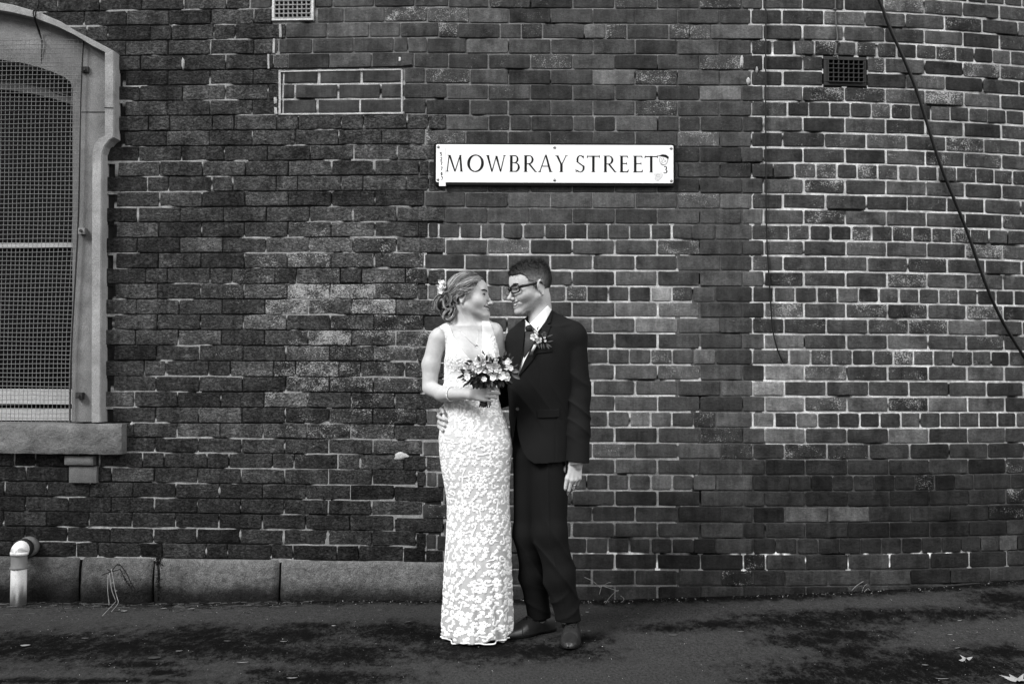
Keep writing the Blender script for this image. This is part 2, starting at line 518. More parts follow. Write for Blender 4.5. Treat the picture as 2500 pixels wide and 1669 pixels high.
for k in NK:
    js = row_joints(k)
    for i in range(len(js) - 1):
        sj, zone = js[i]; s2 = js[i + 1][0]
        if s2 - sj < 0.03: continue
        sm = (sj + s2) / 2
        right = zone != 'L'
        if k < 0 and not right: continue
        zb, zt = bed_at(k, sm), bed_at(k + 1, sm)
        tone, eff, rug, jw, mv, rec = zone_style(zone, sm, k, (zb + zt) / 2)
        if in_window(sj, s2, zb, zt): continue
        jz = jw * (1.0 if zone != 'P' else 0.9)
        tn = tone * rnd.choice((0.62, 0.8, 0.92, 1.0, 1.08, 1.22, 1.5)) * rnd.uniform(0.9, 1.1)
        if zone in 'MR' and rnd.random() < 0.05: tn *= rnd.uniform(1.5, 2.3)
        if zone == 'P': tn = tone * rnd.uniform(0.9, 1.1)
        for (ps, pz, pv) in PALE:
            if sj < ps < s2 and zb < pz < zt: tn = tone * pv
        ef = eff * rnd.uniform(0.4, 1.5) if rnd.random() < 0.9 else 0
        if zone in 'MR' and rnd.random() < 0.10: ef = min(ef + 0.45, 1)
        jl = zone == 'L'
        for a, b in clip_holes(sj, s2, zb, zt):
            dj = lambda m: rnd.uniform(-m, m)
            wv = jw * (rnd.uniform(0.55, 1.35) if zone != 'P' else rnd.uniform(0.9, 1.4))
            b0, b1 = a + wv / 2 + dj(0.001), b - wv / 2 + dj(0.001)
            y0, y1 = zb + jz / 2 + dj(0.0013), zt - jz / 2 + dj(0.0013)
            if b1 - b0 < 0.015: continue
            r_ = rnd.uniform(0.003, 0.007) if jl else (rnd.uniform(0.003, 0.011) if zone != 'P' else 0.003)
            r_ = min(r_, (b1 - b0) * 0.3)
            o = rrect(b0, b1, y0, y1, r_)
            o = o + np.array([[rnd.gauss(0, 1), rnd.gauss(0, 1)] for _ in range(len(o))]) * (0.0010 if jl else 0.0006)
            # wavy top and bottom edges
            o[:, 1] += (fbm(o[:, 0] * 18, o[:, 1] * 9 + k, 0, 3, 2) - 0.5) * (0.006 if jl else 0.0035)
            n = len(o); c = np.array([(b0 + b1) / 2, (y0 + y1) / 2])
            pr = rnd.uniform(-0.0015, 0.002)
            tx, tz = rnd.gauss(0, 0.005), rnd.gauss(0, 0.009)
            inn = c + (o - c) * np.array([1 - 0.0035 / (b1 - b0) * 2, 1 - 0.0035 / (y1 - y0) * 2])
            mid = c + (o - c) * 0.62
            def layer(q, out): return W3(q[:, 0], q[:, 1], out + (q[:, 0] - c[0]) * tx + (q[:, 1] - c[1]) * tz)
            cen = W3(np.array([c[0]]), np.array([c[1]]), pr + 0.001)
            V = np.vstack([layer(o, np.full(n, -0.03)), layer(o, np.full(n, pr - 0.0028)), layer(inn, np.full(n, pr)), layer(mid, np.full(n, pr + 0.0008) + (np.array([rnd.uniform(-1, 1) for _ in range(n)]) * (0.0012 if jl else 0.0003))), cen])
            Fc = []
            for L in range(3):
                for q in range(n):
                    q2 = (q + 1) % n
                    Fc.append((L * n + q, L * n + q2, (L + 1) * n + q2, (L + 1) * n + q))
            for q in range(n): Fc.append((3 * n + q, 3 * n + (q + 1) % n, 4 * n))
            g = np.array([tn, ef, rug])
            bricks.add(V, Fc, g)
        # mortar: one bed strip under the brick, one upright strip at its left end
        def strip(along0, along1, lo, hi, vertical):
            m = max(2, int((along1 - along0) / 0.018) + 1)
            t = np.linspace(along0, along1, m)
            fx = t if not vertical else np.full(m, (lo + hi) / 2)
            fz = t if vertical else np.full(m, (lo + hi) / 2)
            nz = fbm(fx * 5.0, fz * 21.0, 2.0, 8, 3)
            nf = fbm(fx * 60.0, fz * 60.0, 1.0, 9, 2)
            if jl:
                thr = 0.605 - 0.12 * math.exp(-((sm + 0.65) / 0.35) ** 2) * (1 if 0.8 < zb < 2.9 else 0.4) - (0.09 if zb < 1.1 else 0) - (0.03 if zb > 2.6 and sm > -1.3 else 0)
                pale = np.clip((nz - thr) * 22, 0, 1)
                val = mv * (0.4 + nf) + pale * (0.12 + 0.20 * nf)
                depth = -rec * (1 - pale) * (0.6 + 0.6 * nf) - 0.002
            else:
                val = mv * (0.45 + 0.95 * nf) * (0.40 + 1.2 * nz)
                depth = -rec - 0.002 - 0.002 * nf
                gap = np.clip((0.30 - nz) * 18, 0, 1)
                val = val * (1 - 0.88 * gap); depth = depth - 0.008 * gap
                if k == 1 and not vertical or k == 0 and vertical and sm > 0.5:
                    w = np.clip((nf - 0.50) * 8, 0, 1) * (np.clip((nz - 0.42) * 10, 0, 1) if k == 0 or not vertical else 1)
                    w = w * min(max((sm - 0.0) / 0.7, 0.2), 1)
                    if (k == 0 and vertical): w = np.clip(w * 3.5 + 0.35 * (rnd.random() < 0.7), 0, 1)
                    val = val * (1 - w) + 0.85 * w; depth = depth + 0.0025 * w
            depth = depth + rnd.uniform(-0.0004, 0.0004)
            V, A = [], []
            for q in (0, 1):
                e = np.full(m, (lo, hi)[q])
                V.append(W3(e if vertical else t, t if vertical else e, depth))
                A.append(np.stack([val, val, val], 1))
            Fc = [(q, q + 1, m + q + 1, m + q) for q in range(m - 1)] if not vertical else [(q, m + q, m + q + 1, q + 1) for q in range(m - 1)]
            mortar.add(np.vstack(V), Fc, np.vstack(A))
        for a, b in clip_holes(sj - 0.006, s2 + 0.006, zb - 0.04, zb + 0.04):
            strip(a, b, zb - 0.013, zb + 0.013, False)
        if not any(h[0] < sj < h[1] and h[2] < (zb + zt) / 2 < h[3] for h in HOLES):
            strip(zb - 0.004, zt + 0.004, sj - 0.014, sj + 0.014, True)
# extra bright pointing round the small mended panel
def pline(pts, w, v, d=0.0035):
    pts = np.array([(S_of(a, b), Z_of(a, b)) for a, b in pts])
    m = 26
    q = np.linspace(0, len(pts) - 1, m)
    s = np.interp(q, range(len(pts)), pts[:, 0]); z = np.interp(q, range(len(pts)), pts[:, 1])
    horiz = abs(pts[-1, 0] - pts[0, 0]) > abs(pts[-1, 1] - pts[0, 1])
    V = []
    for sg in (-1, 1):
        ww = w * (0.5 + 0.5 * np.array([rnd.uniform(0.55, 1.25) for _ in range(m)]))
        V.append(W3(s + (0 if horiz else sg) * ww, z + (sg if horiz else 0) * ww, d))
    for sg in (-1, 1):
        V.append(W3(s + (0 if horiz else sg) * w * 1.3, z + (sg if horiz else 0) * w * 1.3, -0.006))
    Fc = []
    for a_, b_ in ((0, 1), (2, 0), (1, 3)):
        for i in range(m - 1): Fc.append((a_ * m + i, a_ * m + i + 1, b_ * m + i + 1, b_ * m + i))
    A = v * (0.7 + 0.5 * fbm(np.tile(s, 4) * 40, np.tile(z, 4) * 40, 0, 4, 2))
    mortar.add(np.vstack(V), Fc, np.stack([A] * 3, 1))
pline([(683, 172), (683, 281)], 0.0058, 0.42)
pline([(981, 170), (981, 279)], 0.0040, 0.42)
pline([(682, 175), (830, 172), (981, 170)], 0.0040, 0.42)
pline([(682, 279), (830, 278), (985, 276)], 0.0045, 0.42)
pline([(672, 238), (674, 279)], 0.008, 0.36)
pline([(669, 95), (668, 130)], 0.006, 0.34)
pline([(655, 133), (656, 168)], 0.005, 0.34)
pline([(684, 60), (685, 92)], 0.007, 0.30)
brickwork = bricks.build('brickwork', M_BRICK, wall)
# solid core behind the joints, with the openings left free
core = MB()
cells_s = np.unique(np.round(np.concatenate([np.linspace(-6, 5.6, 117), [h[0] for h in HOLES], [h[1] for h in HOLES], [2 * WIN_CX - sx(296), sx(256), 2 * WIN_CX - sx(256)]]), 4))
cells_z = np.unique(np.round(np.concatenate([np.linspace(-0.12, 4.35, 46), [h[2] for h in HOLES], [h[3] for h in HOLES], [Z_of(250, 1035)]]), 4))
zw0 = Z_of(250, 1035)
for i in range(len(cells_s) - 1):
    for j in range(len(cells_z) - 1):
        a, b, c, d = cells_s[i], cells_s[i + 1], cells_z[j], cells_z[j + 1]
        m_s, m_z = (a + b) / 2, (c + d) / 2
        if any(h[0] < m_s < h[1] and h[2] < m_z < h[3] for h in HOLES): continue
        if abs(m_s - WIN_CX) < sx(256) - WIN_CX and zw0 < m_z < hood_top(m_s) - 0.10: continue
        core.add(W3(np.array([a, b, b, a]), np.array([c, c, d, d]), -0.016), [(0, 1, 2, 3)], np.array([0.012] * 3))
core.v.extend(mortar.v); core.a.extend(mortar.a)
off = core.n
core.f.extend([tuple(i + off for i in q) for q in mortar.f]); core.m.extend(mortar.m); core.n += mortar.n
core.build('mortar', M_MORTAR, wall)
# thick body of the wall behind, so it is solid from the side
body = MB()
ss_ = np.linspace(-6, 5.6, 60)
V = np.vstack([W3(ss_, -0.12, -0.30), W3(ss_, 4.35, -0.30), W3(ss_, 4.35, -0.012)])
n_ = len(ss_)
body.add(V, [(i, i + n_, i + n_ + 1, i + 1) for i in range(n_ - 1)] + [(n_ + i, 2 * n_ + i, 2 * n_ + i + 1, n_ + i + 1) for i in range(n_ - 1)], np.array([0.05] * 3))
body.build('wall_back', M_MORTAR, wall)
# blob of mortar stuck on the bricks, slit below the lintel row
bl = MB()
def blob(px, py, rw, rh, v, th=0.006, seed=1):
    s0, z0 = S_of(px, py), Z_of(px, py)
    n, m = 26, 5
    V = [W3(s0, z0, th)]; 
    for j in range(1, m):
        for i in range(n):
            a = 2 * math.pi * i / n
            k_ = (0.55 + 0.9 * float(fbm(math.cos(a) * 1.6 + seed * 7, math.sin(a) * 1.6, 0, seed, 3))) * j / (m - 1)
            V.append(W3(s0 + rw * k_ * math.cos(a), z0 + rh * k_ * math.sin(a), th * (1 - (j / (m - 1)) ** 2) + (-0.004 if j == m - 1 else 0.0015)))
    Fc = [(0, 1 + i, 1 + (i + 1) % n) for i in range(n)]
    for j in range(m - 2):
        for i in range(n):
            a_, b_ = 1 + j * n + i, 1 + j * n + (i + 1) % n
            Fc.append((a_, a_ + n, b_ + n, b_))
    bl.add(V, [q[::-1] for q in Fc], np.array([v] * 3))
blob(980, 1113, 0.042, 0.022, 0.42, seed=2)
blob(447, 157, 0.011, 0.036, 0.30, seed=3)
blob(1811, 150, 0.012, 0.038, 0.36, seed=4)
blob(1827, 199, 0.012, 0.022, 0.36, seed=5)
blob(1848, 170, 0.008, 0.02, 0.30, seed=6)
blob(322, 1034, 0.010, 0.010, 0.45, seed=7)
blob(976, 145, 0.008, 0.016, 0.5, 0.002, seed=8)
bl.build('mortar_blob', M_MORTAR, wall, smooth=True)
sl = MB()
zz = [(655, 169), (760, 168), (860, 166), (980, 163), (1006, 160)]
for i in range(len(zz) - 1):
    a, b = zz[i], zz[i + 1]
    s0, s1 = S_of(*a), S_of(*b); z0, z1 = Z_of(*a), Z_of(*b)
    h = 0.0042
    sl.add(W3(np.array([s0, s1, s1, s0]), np.array([z0 - h, z1 - h, z1 + h, z0 + h]), 0.0032), [(0, 1, 2, 3)])
sl.build('slit', M_DARK, wall)
# rough dressed plinth stones under the left stretch
pj = [-5.9, -4.6, -3.3, sx(-160), sx(209), sx(387), sx(692), -0.345]
zt_ = 0.196
for i in range(len(pj) - 1):
    a, b = pj[i] + 0.005, pj[i + 1] - 0.005
    nu, nv = max(8, int((b - a) / 0.02)), 13
    g = np.linspace(0, 1, nu); 
    prof = [(-0.02, 0.0), (0.012, 0.002), (0.024, -0.004), (0.029, -0.014)] + [(0.031 + 0.012 * math.sin(math.pi * q), -0.02 - 0.25 * q) for q in np.linspace(0.05, 1, 9)]
    V = []
    for u in g:
        s = a + (b - a) * u
        e = min(u, 1 - u) * (b - a)
        rd = 0.030 * max(0, 1 - e / 0.035) ** 2
        for (o, dz) in prof:
            z = zt_ + dz
            bump = (float(fbm(s * 9, z * 12, 0, 21 + i, 4)) - 0.5) * 0.024 if o > 0.01 else 0
            V.append(W3(s, z, o + bump - rd))
    V = np.array(V)
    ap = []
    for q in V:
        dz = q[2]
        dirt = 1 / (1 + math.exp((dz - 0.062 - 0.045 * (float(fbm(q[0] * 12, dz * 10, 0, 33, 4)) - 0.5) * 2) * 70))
        left_shade = min(max((-1.5 - q[0]) / 0.9, 0), 1)  # light fading toward the left end, painted into the stone tone
        t_ = (1 - 0.88 * dirt) * (1 - 0.45 * left_shade)
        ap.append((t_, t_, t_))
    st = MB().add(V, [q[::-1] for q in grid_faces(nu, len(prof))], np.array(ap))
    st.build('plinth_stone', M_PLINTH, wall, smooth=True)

# ------------------------------------------------------------------ ground
def ground_z(x, y):
    x = np.asarray(x, float); y = np.asarray(y, float)
    t = np.clip((x - 0.5) / 2.2, 0, 1.6)
    w = np.clip((y + 1.6) / 1.6, 0, 1)
    l = np.clip((-x - 0.7) / 1.3, 0, 1)
    return (0.078 * t - 0.038 * l) * w * w * (3 - 2 * w)
WET = [(60, 1572, 420, 40), (330, 1573, 330, 30), (470, 1545, 110, 26), (520, 1570, 130, 34), (700, 1548, 140, 24), (760, 1525, 90, 9), (820, 1600, 150, 22), (880, 1585, 120, 14),
       (620, 1585, 120, 18), (330, 1618, 110, 9), (400, 1640, 70, 9), (640, 1637, 40, 10), (800, 1655, 160, 22), (960, 1540, 120, 22), (1040, 1552, 140, 22), (1180, 1585, 190, 26), (1330, 1590, 130, 20),
       (1220, 1560, 60, 12), (1430, 1560, 60, 12), (1980, 1528, 180, 20), (2100, 1520, 210, 14), (2300, 1520, 160, 12), (2050, 1560, 120, 16), (1960, 1570, 90, 12), (2080, 1595, 90, 24), (1780, 1530, 120, 10), (1640, 1535, 80, 9),
       (2300, 1630, 240, 30), (2150, 1645, 260, 28), (1950, 1665, 130, 12), (2440, 1600, 90, 14), (2250, 1606, 80, 14), (2460, 1495, 80, 20), (250, 1662, 220, 7), (60, 1660, 90, 7)]
gx = np.unique(np.concatenate([np.linspace(-40, -3.4, 20), np.linspace(-3.4, 3.4, 341), np.linspace(3.4, 40, 20)]))
gy = np.unique(np.concatenate([np.linspace(-45, -1.6, 30), np.linspace(-1.6, 0.3, 130), np.linspace(0.3, 12, 8)]))
GX, GY = np.meshgrid(gx, gy, indexing='ij')
GZ = ground_z(GX, GY)
wet = np.zeros_like(GX)
for (a, b, rx, ry) in WET:
    c = PG(a, b); ex = PG(a + rx, b); e1, e2 = PG(a, b - ry), PG(a, b + ry)
    rx_, ry_ = abs(ex[0] - c[0]), abs(e1[1] - e2[1]) / 2
    q = ((GX - c[0]) / rx_) ** 2 + ((GY - (e1[1] + e2[1]) / 2) / ry_) ** 2
    wet = np.maximum(wet, np.clip(1.05 - 0.50 * np.sqrt(q), 0, 0.9))
yw = np.interp(GX.ravel(), _xx, _yy).reshape(GX.shape)
edge = np.exp(-((yw - GY) / 0.15) ** 2)
wet = np.maximum(wet, edge * 1.0)
wet = np.where(GY < -1.7, 0.35 * vnoise(GX * 1.3, GY * 2.2), wet)
g = MB().add(np.stack([GX, GY, GZ], -1).reshape(-1, 3), [q[::-1] for q in grid_faces(len(gx), len(gy))], np.stack([wet.ravel()] * 3, 1))
go = g.build('pavement', asphalt_material(), None, smooth=True)
tag(go, kind='structure')
# ------------------------------------------------------------------ window with stone surround
WIN = empty('window', (WIN_CX, 0.1, Z_of(250, 1035)))
tag(WIN, 'arched sash window in a pale moulded sandstone surround at the left edge', 'window')
def mir(s): return 2 * WIN_CX - s
def wsz(p): return (S_of(p[0], p[1]), Z_of(p[0], p[1]))
hood_o = [wsz(p) for p in [(302, 350), (302, 300), (302, 200)] + HOOD_OUT[::-1]]
inner_px = [(268, 338), (268, 260), (268, 200), (268, 137), (236, 121), (200, 98), (157, 77), (96, 54), (50, 43), (0, 34), (-40, 28), (-90, 25)]
outer_px = [(291, 342), (291, 260), (291, 200), (291, 134), (250, 112), (200, 86), (161, 62), (107, 39), (43, 21), (0, 14), (-40, 8), (-90, 4)]
low_o = [(259, 1029), (259, 900), (260, 700), (261, 560), (262, 420), (263, 382), (269, 364), (280, 350), (291, 342)]
low_i = [(236, 1029), (236, 900), (236.5, 700), (237, 560), (237.5, 420), (238, 380), (243, 358), (253, 345), (268, 338)]
A_ = [wsz(p) for p in (low_o + outer_px[1:])]
B_ = [wsz(p) for p in (low_i + inner_px[1:])]
def dens(L, k=3):
    out = []
    for i in range(len(L) - 1):
        for q in range(k): out.append((L[i][0] + (L[i + 1][0] - L[i][0]) * q / k, L[i][1] + (L[i + 1][1] - L[i][1]) * q / k))
    out.append(L[-1]); return out
A_, B_ = dens(A_), dens(B_)
A_ = A_ + [(mir(a), b) for a, b in A_[::-1][1:]]
B_ = B_ + [(mir(a), b) for a, b in B_[::-1][1:]]
def ribbon(mb, L, outs, tone=1.0):
    """loft: list of lines, each with a depth"""
    n = len(L[0]); V = []; T = []
    for l, o in zip(L, outs):
        l = np.array(l)
        rough = (fbm(l[:, 0] * 30, l[:, 1] * 30, o * 9, 6, 3) - 0.5) * 0.004
        V.append(W3(l[:, 0], l[:, 1], o + rough))
        T.append(tone * (0.8 + 0.4 * fbm(l[:, 0] * 3, l[:, 1] * 3, 0, 5, 3)))
    T = np.concatenate(T)
    mb.add(np.vstack(V), [q[::-1] for q in grid_faces(len(L), n)], np.stack([T] * 3, 1))
def lerp2(a, b, t): return [(p[0] + (q[0] - p[0]) * t, p[1] + (q[1] - p[1]) * t) for p, q in zip(a, b)]
hm = MB()
ribbon(hm, [A_, A_, lerp2(A_, B_, 0.10), lerp2(A_, B_, 0.92), B_, B_], [-0.05, 0.058, 0.066, 0.066, 0.058, 0.0], 1.35)
hm.build('hood_mould', M_STONE, WIN)
# flat jamb inside the moulding, round to the opening
op_px = [(193, 1029), (194, 800), (196, 566), (197, 400), (198, 300), (199, 190), (175, 172), (130, 154), (60, 138), (0, 130), (-90, 125)]
op_px = [(176, 1029), (177, 800), (178, 566), (178, 400), (178, 300), (178, 205), (160, 190), (120, 172), (60, 155), (0, 146), (-90, 140)]
OP = [wsz(p) for p in op_px]
def resample(L, n):
    L = np.array(L); d = np.concatenate([[0], np.cumsum(np.linalg.norm(np.diff(L, axis=0), axis=1))])
    t = np.linspace(0, d[-1], n)
    return [(float(np.interp(q, d, L[:, 0])), float(np.interp(q, d, L[:, 1]))) for q in t]
nB = 60
Bh = resample([wsz(p) for p in (low_i + inner_px[1:])], nB)
# match by height on the straight part: simple resample is enough
Oh = resample(OP, nB)
Bf = Bh + [(mir(a), b) for a, b in Bh[::-1][1:]]
Of = Oh + [(mir(a), b) for a, b in Oh[::-1][1:]]
jm = MB()
ribbon(jm, [Bf, lerp2(Bf, Of, 0.06), lerp2(Bf, Of, 0.12), lerp2(Bf, Of, 0.5), Of, Of], [0.020, 0.012, 0.004, 0.004, 0.004, -0.16], 0.95)
jm.build('stone_jamb', M_STONE, WIN)
# joint lines in the stone
jn = MB()
for (x0, x1, y, o) in ((199, 267.5, 274.5, 0.0065), (268, 291, 271, 0.0685)):
    a, b = wsz((x0, y)), wsz((x1, y + (1 if x0 > 210 else 0)))
    for fx in (0, 1):
        s0, s1 = (a[0], b[0]) if not fx else (mir(a[0]), mir(b[0]))
        jn.add(W3(np.array([s0, s1, s1, s0]), np.array([a[1] - .0018, b[1] - .0018, b[1] + .0018, a[1] + .0018]), o), [(0, 1, 2, 3)])
jn.build('stone_joint', M_DARK, WIN)
# sill
def stone_block(name, s0, s1, z0, z1, out, back, mat, parent, rough=0.004, rnd_=0.012, tone=1.0, seed=1):
    mb = MB(); nu, nv, nw = max(6, int((s1 - s0) / 0.02)), max(5, int((z1 - z0) / 0.02)), 4
    def pt(s, z, o):
        # rounded edges
        es, ez = min(s - s0, s1 - s), min(z - z0, z1 - z)
        k = max(0, 1 - es / rnd_) ** 2 + max(0, 1 - ez / rnd_) ** 2
        o2 = o - (rnd_ * 0.7 * min(k, 1.3) if o > back + 0.001 else 0) + (float(fbm(s * 14, z * 14, seed, seed, 4)) - 0.5) * rough * 2
        j = (float(fbm(s * 11, z * 11, 5, seed + 2, 3)) - 0.5) * rough * 1.5
        x, y = W(s + j, o2); return (x, y, z + j)
    V = [pt(s, z, out) for s in np.linspace(s0, s1, nu) for z in np.linspace(z0, z1, nv)]
    t = [tone * (0.75 + 0.5 * float(fbm(v[0] * 5, v[2] * 9, 0, seed, 3))) for v in V]
    mb.add(V, grid_faces(nu, nv), np.stack([t] * 3, 1))
    def side(fn, n):
        V = [fn(u, w) for u in np.linspace(0, 1, n) for w in np.linspace(0, 1, nw)]
        mb.add(V, grid_faces(n, nw), np.array([tone] * 3))
    side(lambda u, w: pt(s0 + (s1 - s0) * u, z1, out + (back - out) * w), nu)
    side(lambda u, w: pt(s0 + (s1 - s0) * (1 - u), z0, out + (back - out) * w), nu)
    side(lambda u, w: pt(s0, z0 + (z1 - z0) * u, out + (back - out) * w), nv)
    side(lambda u, w: pt(s1, z0 + (z1 - z0) * (1 - u), out + (back - out) * w), nv)
    return mb.build(name, mat, parent, smooth=True)
stone_block('window_sill', mir(sx(314)), sx(314), Z_of(250, 1106), Z_of(250, 1033), 0.075, -0.16, M_SILL, WIN, 0.005, 0.014, 1.15, 4)
stone_block('corbel_stone', sx(171), sx(241), Z_of(205, 1133), Z_of(205, 1112), 0.045, -0.02, M_STONE, WIN, 0.003, 0.010, 0.62, 6)
stone_block('corbel_stone', sx(180), sx(247), Z_of(205, 1177), Z_of(205, 1137), 0.030, -0.02, M_STONE, WIN, 0.003, 0.008, 0.55, 7)
# timber frame, glass, room behind
M_PAINT = material('flaking_white_paint', 0.42, 0.6, 0.35, 25.0, 0.002, 90.0, speck=0.3, sx=(0.5, 1, 3))
M_FRAME = material('weathered_timber', 0.10, 0.7, 0.35, 14.0, 0.002, 80.0, sx=(0.6, 1, 4))
M_GLASS = material('dark_window_glass', 0.004, 0.03, 0.1, 3.0, spec=0.2)
M_ROOM = material('dim_room', 0.02, 0.9, 0.3, 2.0)
YF = -0.13
def wbox(mb, s0, s1, z0, z1, o0, o1, bev=0.0, a=None):
    c = W3(np.array([s0, s1, s1, s0]), 0, o1); d = W3(np.array([s0, s1, s1, s0]), 0, o0)
    V = [(c[0][0], c[0][1], z0), (c[1][0], c[1][1], z0), (c[1][0], c[1][1], z1), (c[0][0], c[0][1], z1), (d[0][0], d[0][1], z0), (d[1][0], d[1][1], z0), (d[1][0], d[1][1], z1), (d[0][0], d[0][1], z1)]
    mb.add(V, [(0, 1, 2, 3), (5, 4, 7, 6), (4, 0, 3, 7), (1, 5, 6, 2), (3, 2, 6, 7), (4, 5, 1, 0)], a)
so, si = sx(178) + 0.01, sx(172)
fr = MB()
for s_ in (1, -1):
    a, b = (sx(163), so) if s_ > 0 else (mir(so), mir(sx(163)))
    wbox(fr, a, b, Z_of(170, 1032), Z_of(170, 215), YF - 0.05, YF)
fr.build('window_frame', M_FRAME, WIN)
ar = MB()  # arched head of the frame
n = 40
arc_out, arc_in, arc_in2 = [], [], []
for q in range(n + 1):
    u = -1 + 2 * q / n
    s = WIN_CX + u * (so - WIN_CX)
    top = Z_of(0, 146) - (u * u) * 0.135
    arc_out.append((s, top + 0.02)); arc_in.append((s, top - 0.085)); arc_in2.append((s, top - 0.130))
ribbon(ar, [arc_out, arc_in], [YF - 0.02, YF - 0.02], 0.55)
ribbon(ar, [arc_in, arc_in], [YF - 0.02, YF + 0.012], 1)
ribbon(ar, [arc_in, arc_in2], [YF + 0.012, YF + 0.012], 1.0)
ribbon(ar, [arc_in2, arc_in2], [YF + 0.012, YF - 0.05], 1)
ar.build('arched_head', material('stone_grey_timber', 0.13, 0.7, 0.3, 12.0, attr=True), WIN)
md = MB()
wbox(md, mir(so), so, Z_of(100, 597), Z_of(100, 586), YF - 0.03, YF + 0.02)
wbox(md, mir(sx(165)), sx(165), Z_of(100, 987), Z_of(100, 950), YF - 0.04, YF - 0.005)
mr = md.build('sash_rail', M_PAINT, WIN)
bt = MB()
wbox(bt, mir(sx(172)), sx(172), Z_of(100, 1028), Z_of(100, 999), YF - 0.04, YF + 0.035)
bt.build('timber_sill', M_PAINT, WIN)
gl = MB()
wbox(gl, mir(so), so, Z_of(100, 1030), Z_of(0, 146), YF - 0.055, YF - 0.045)
gl.build('glass_pane', M_GLASS, WIN)

# wire mesh guard bolted over it
GUARD = empty('wire_mesh_guard', (WIN_CX, -0.03, Z_of(100, 1030)))
tag(GUARD, 'galvanised square wire mesh guard bolted over the arched window', 'mesh guard')
M_WIRE = material('galvanised_wire', 0.17, 0.55, 0.35, 60.0, metal=0.0, spec=0.5)
M_RUST = material('rusty_iron', 0.035, 0.7, 0.5, 60.0, 0.002, 200.0)
GO = 0.035
g0, g1 = Z_of(100, 1030), Z_of(100, 104)
wm = MB()
def right_edge(z):
    t = (z - g0) / (g1 - g0)
    return sx(180) * (1 - t) + sx(195) * t - 0.006 * math.sin(t * 9)
hw = right_edge(g0) - WIN_CX
nx_ = int(2 * (right_edge(g1) - WIN_CX) / 0.0246)
for i in range(nx_ + 1):
    u = -1 + 2 * i / nx_
    zs = np.linspace(g0, g1, 14)
    pts = [W3(WIN_CX + u * (right_edge(z) - WIN_CX) + 0.0012 * math.sin(z * 7 + i), z, GO + 0.004 * math.sin(z * 2.2 + u * 4)) for z in zs]
    tube(wm, pts, 0.00155, 4)
nz_ = int((g1 - g0) / 0.0246)
for j in range(nz_ + 1):
    z = g0 + (g1 - g0) * j / nz_
    us = np.linspace(-1, 1, 14)
    pts = [W3(WIN_CX + u * (right_edge(z) - WIN_CX + 0.004), z + 0.0018 * math.sin(u * 6 + j * .7), GO + 0.003 + 0.004 * math.sin(z * 2.2 + u * 4)) for u in us]
    tube(wm, pts, 0.00155, 4)
wm.build('mesh', M_WIRE, GUARD)
for s_ in (1, -1):
    ed = MB()
    pts = []
    for z in np.linspace(g0, g1, 14):
        s = right_edge(z) + 0.002
        pts.append(W3(s if s_ > 0 else mir(s), z, GO - 0.006))
    tube(ed, pts, 0.0045, 6); ed.build('edge_rod', M_RUST, GUARD)
for (px, py, w, h, lm) in ((211, 172, 0.040, 0.030, M_RUST), (206, 566, 0.036, 0.034, M_WIRE), (200, 965, 0.036, 0.034, M_RUST)):
    for s_ in (1, -1):
        s, z = S_of(px, py), Z_of(px, py)
        s = s if s_ > 0 else mir(s)
        m_ = MB(); wbox(m_, s - w / 2, s + w / 2, z - h / 2, z + h / 2, 0.0055, GO + 0.002 if py > 300 else 0.020)
        lg = m_.build('fixing_lug', lm, GUARD)
        b_ = MB(); c0 = W3(s, z, 0.006); c1 = W3(s, z, GO + 0.010 if py > 300 else 0.028)
        tube(b_, [c0, c1], 0.0085, 8); b_.build('bolt', M_RUST, lg, smooth=False)

# wires at the head of the window
wr = MB()
for pts in ([(96, 0, .01), (97, 22, .02), (99, 40, .075), (101, 58, .072), (99, 75, .03), (104, 95, .02), (112, 108, .03)],
            [(100, 5, .012), (107, 36, .078), (103, 60, .071), (101, 80, .02), (106, 110, .015), (102, 160, .0), (108, 200, -.02), (125, 222, -.04), (160, 231, -.05)]):
    tube(wr, catmull([W3(S_of(a, b), Z_of(a, b), o) for a, b, o in pts], 6), 0.0035, 6)
o = wr.build('window_cable', material('black_cable', 0.012, 0.5, 0.2, 40.0), None, smooth=True)
tag(o, 'thin black cables hanging over the stone arch of the window', 'cable')

# ------------------------------------------------------------------ vents
def vent(name, label, box_, px, nx, nz, mat, frame_t, depth, hole_m, proud, bar, mats_bar=None):
    s0, s1, z0, z1 = box_
    e = empty(name, tuple(W3((s0 + s1) / 2, z0, 0)))
    tag(e, label, 'air vent')
    fr = MB()
    for (a, b, c, d) in ((s0, s1, z0, z0 + frame_t), (s0, s1, z1 - frame_t, z1), (s0, s0 + frame_t, z0 + frame_t, z1 - frame_t), (s1 - frame_t, s1, z0 + frame_t, z1 - frame_t)):
        wbox(fr, a, b, c, d, -0.03, proud)
    f = fr.build('vent_frame', mat, e)
    mod = f.modifiers.new('bevel', 'BEVEL'); mod.width = 0.003; mod.segments = 2
    bm_ = MB()
    a, b, c, d = s0 + frame_t, s1 - frame_t, z0 + frame_t, z1 - frame_t
    for i in range(nx + 1):
        s = a + (b - a) * i / nx; wbox(bm_, s - bar / 2, s + bar / 2, c, d, -depth - 0.01, -depth + 0.012)
    for j in range(nz + 1):
        z = c + (d - c) * j / nz; wbox(bm_, a, b, z - bar / 2, z + bar / 2, -depth - 0.01, -depth + 0.0135)
    bm_.build('vent_grille', mats_bar or mat, e)
    bk = MB(); wbox(bk, s0, s1, z0, z1, -0.07, -0.05); bk.build('vent_back', M_DARK, e)
    return e
M_VENTW = material('chipped_cream_paint', 0.50, 0.5, 0.45, 55.0, 0.002, 120.0, speck=0.3)
M_VENTG = material('chipped_grey_grille', 0.22, 0.6, 0.75, 38.0, 0.003, 120.0, speck=0.4)
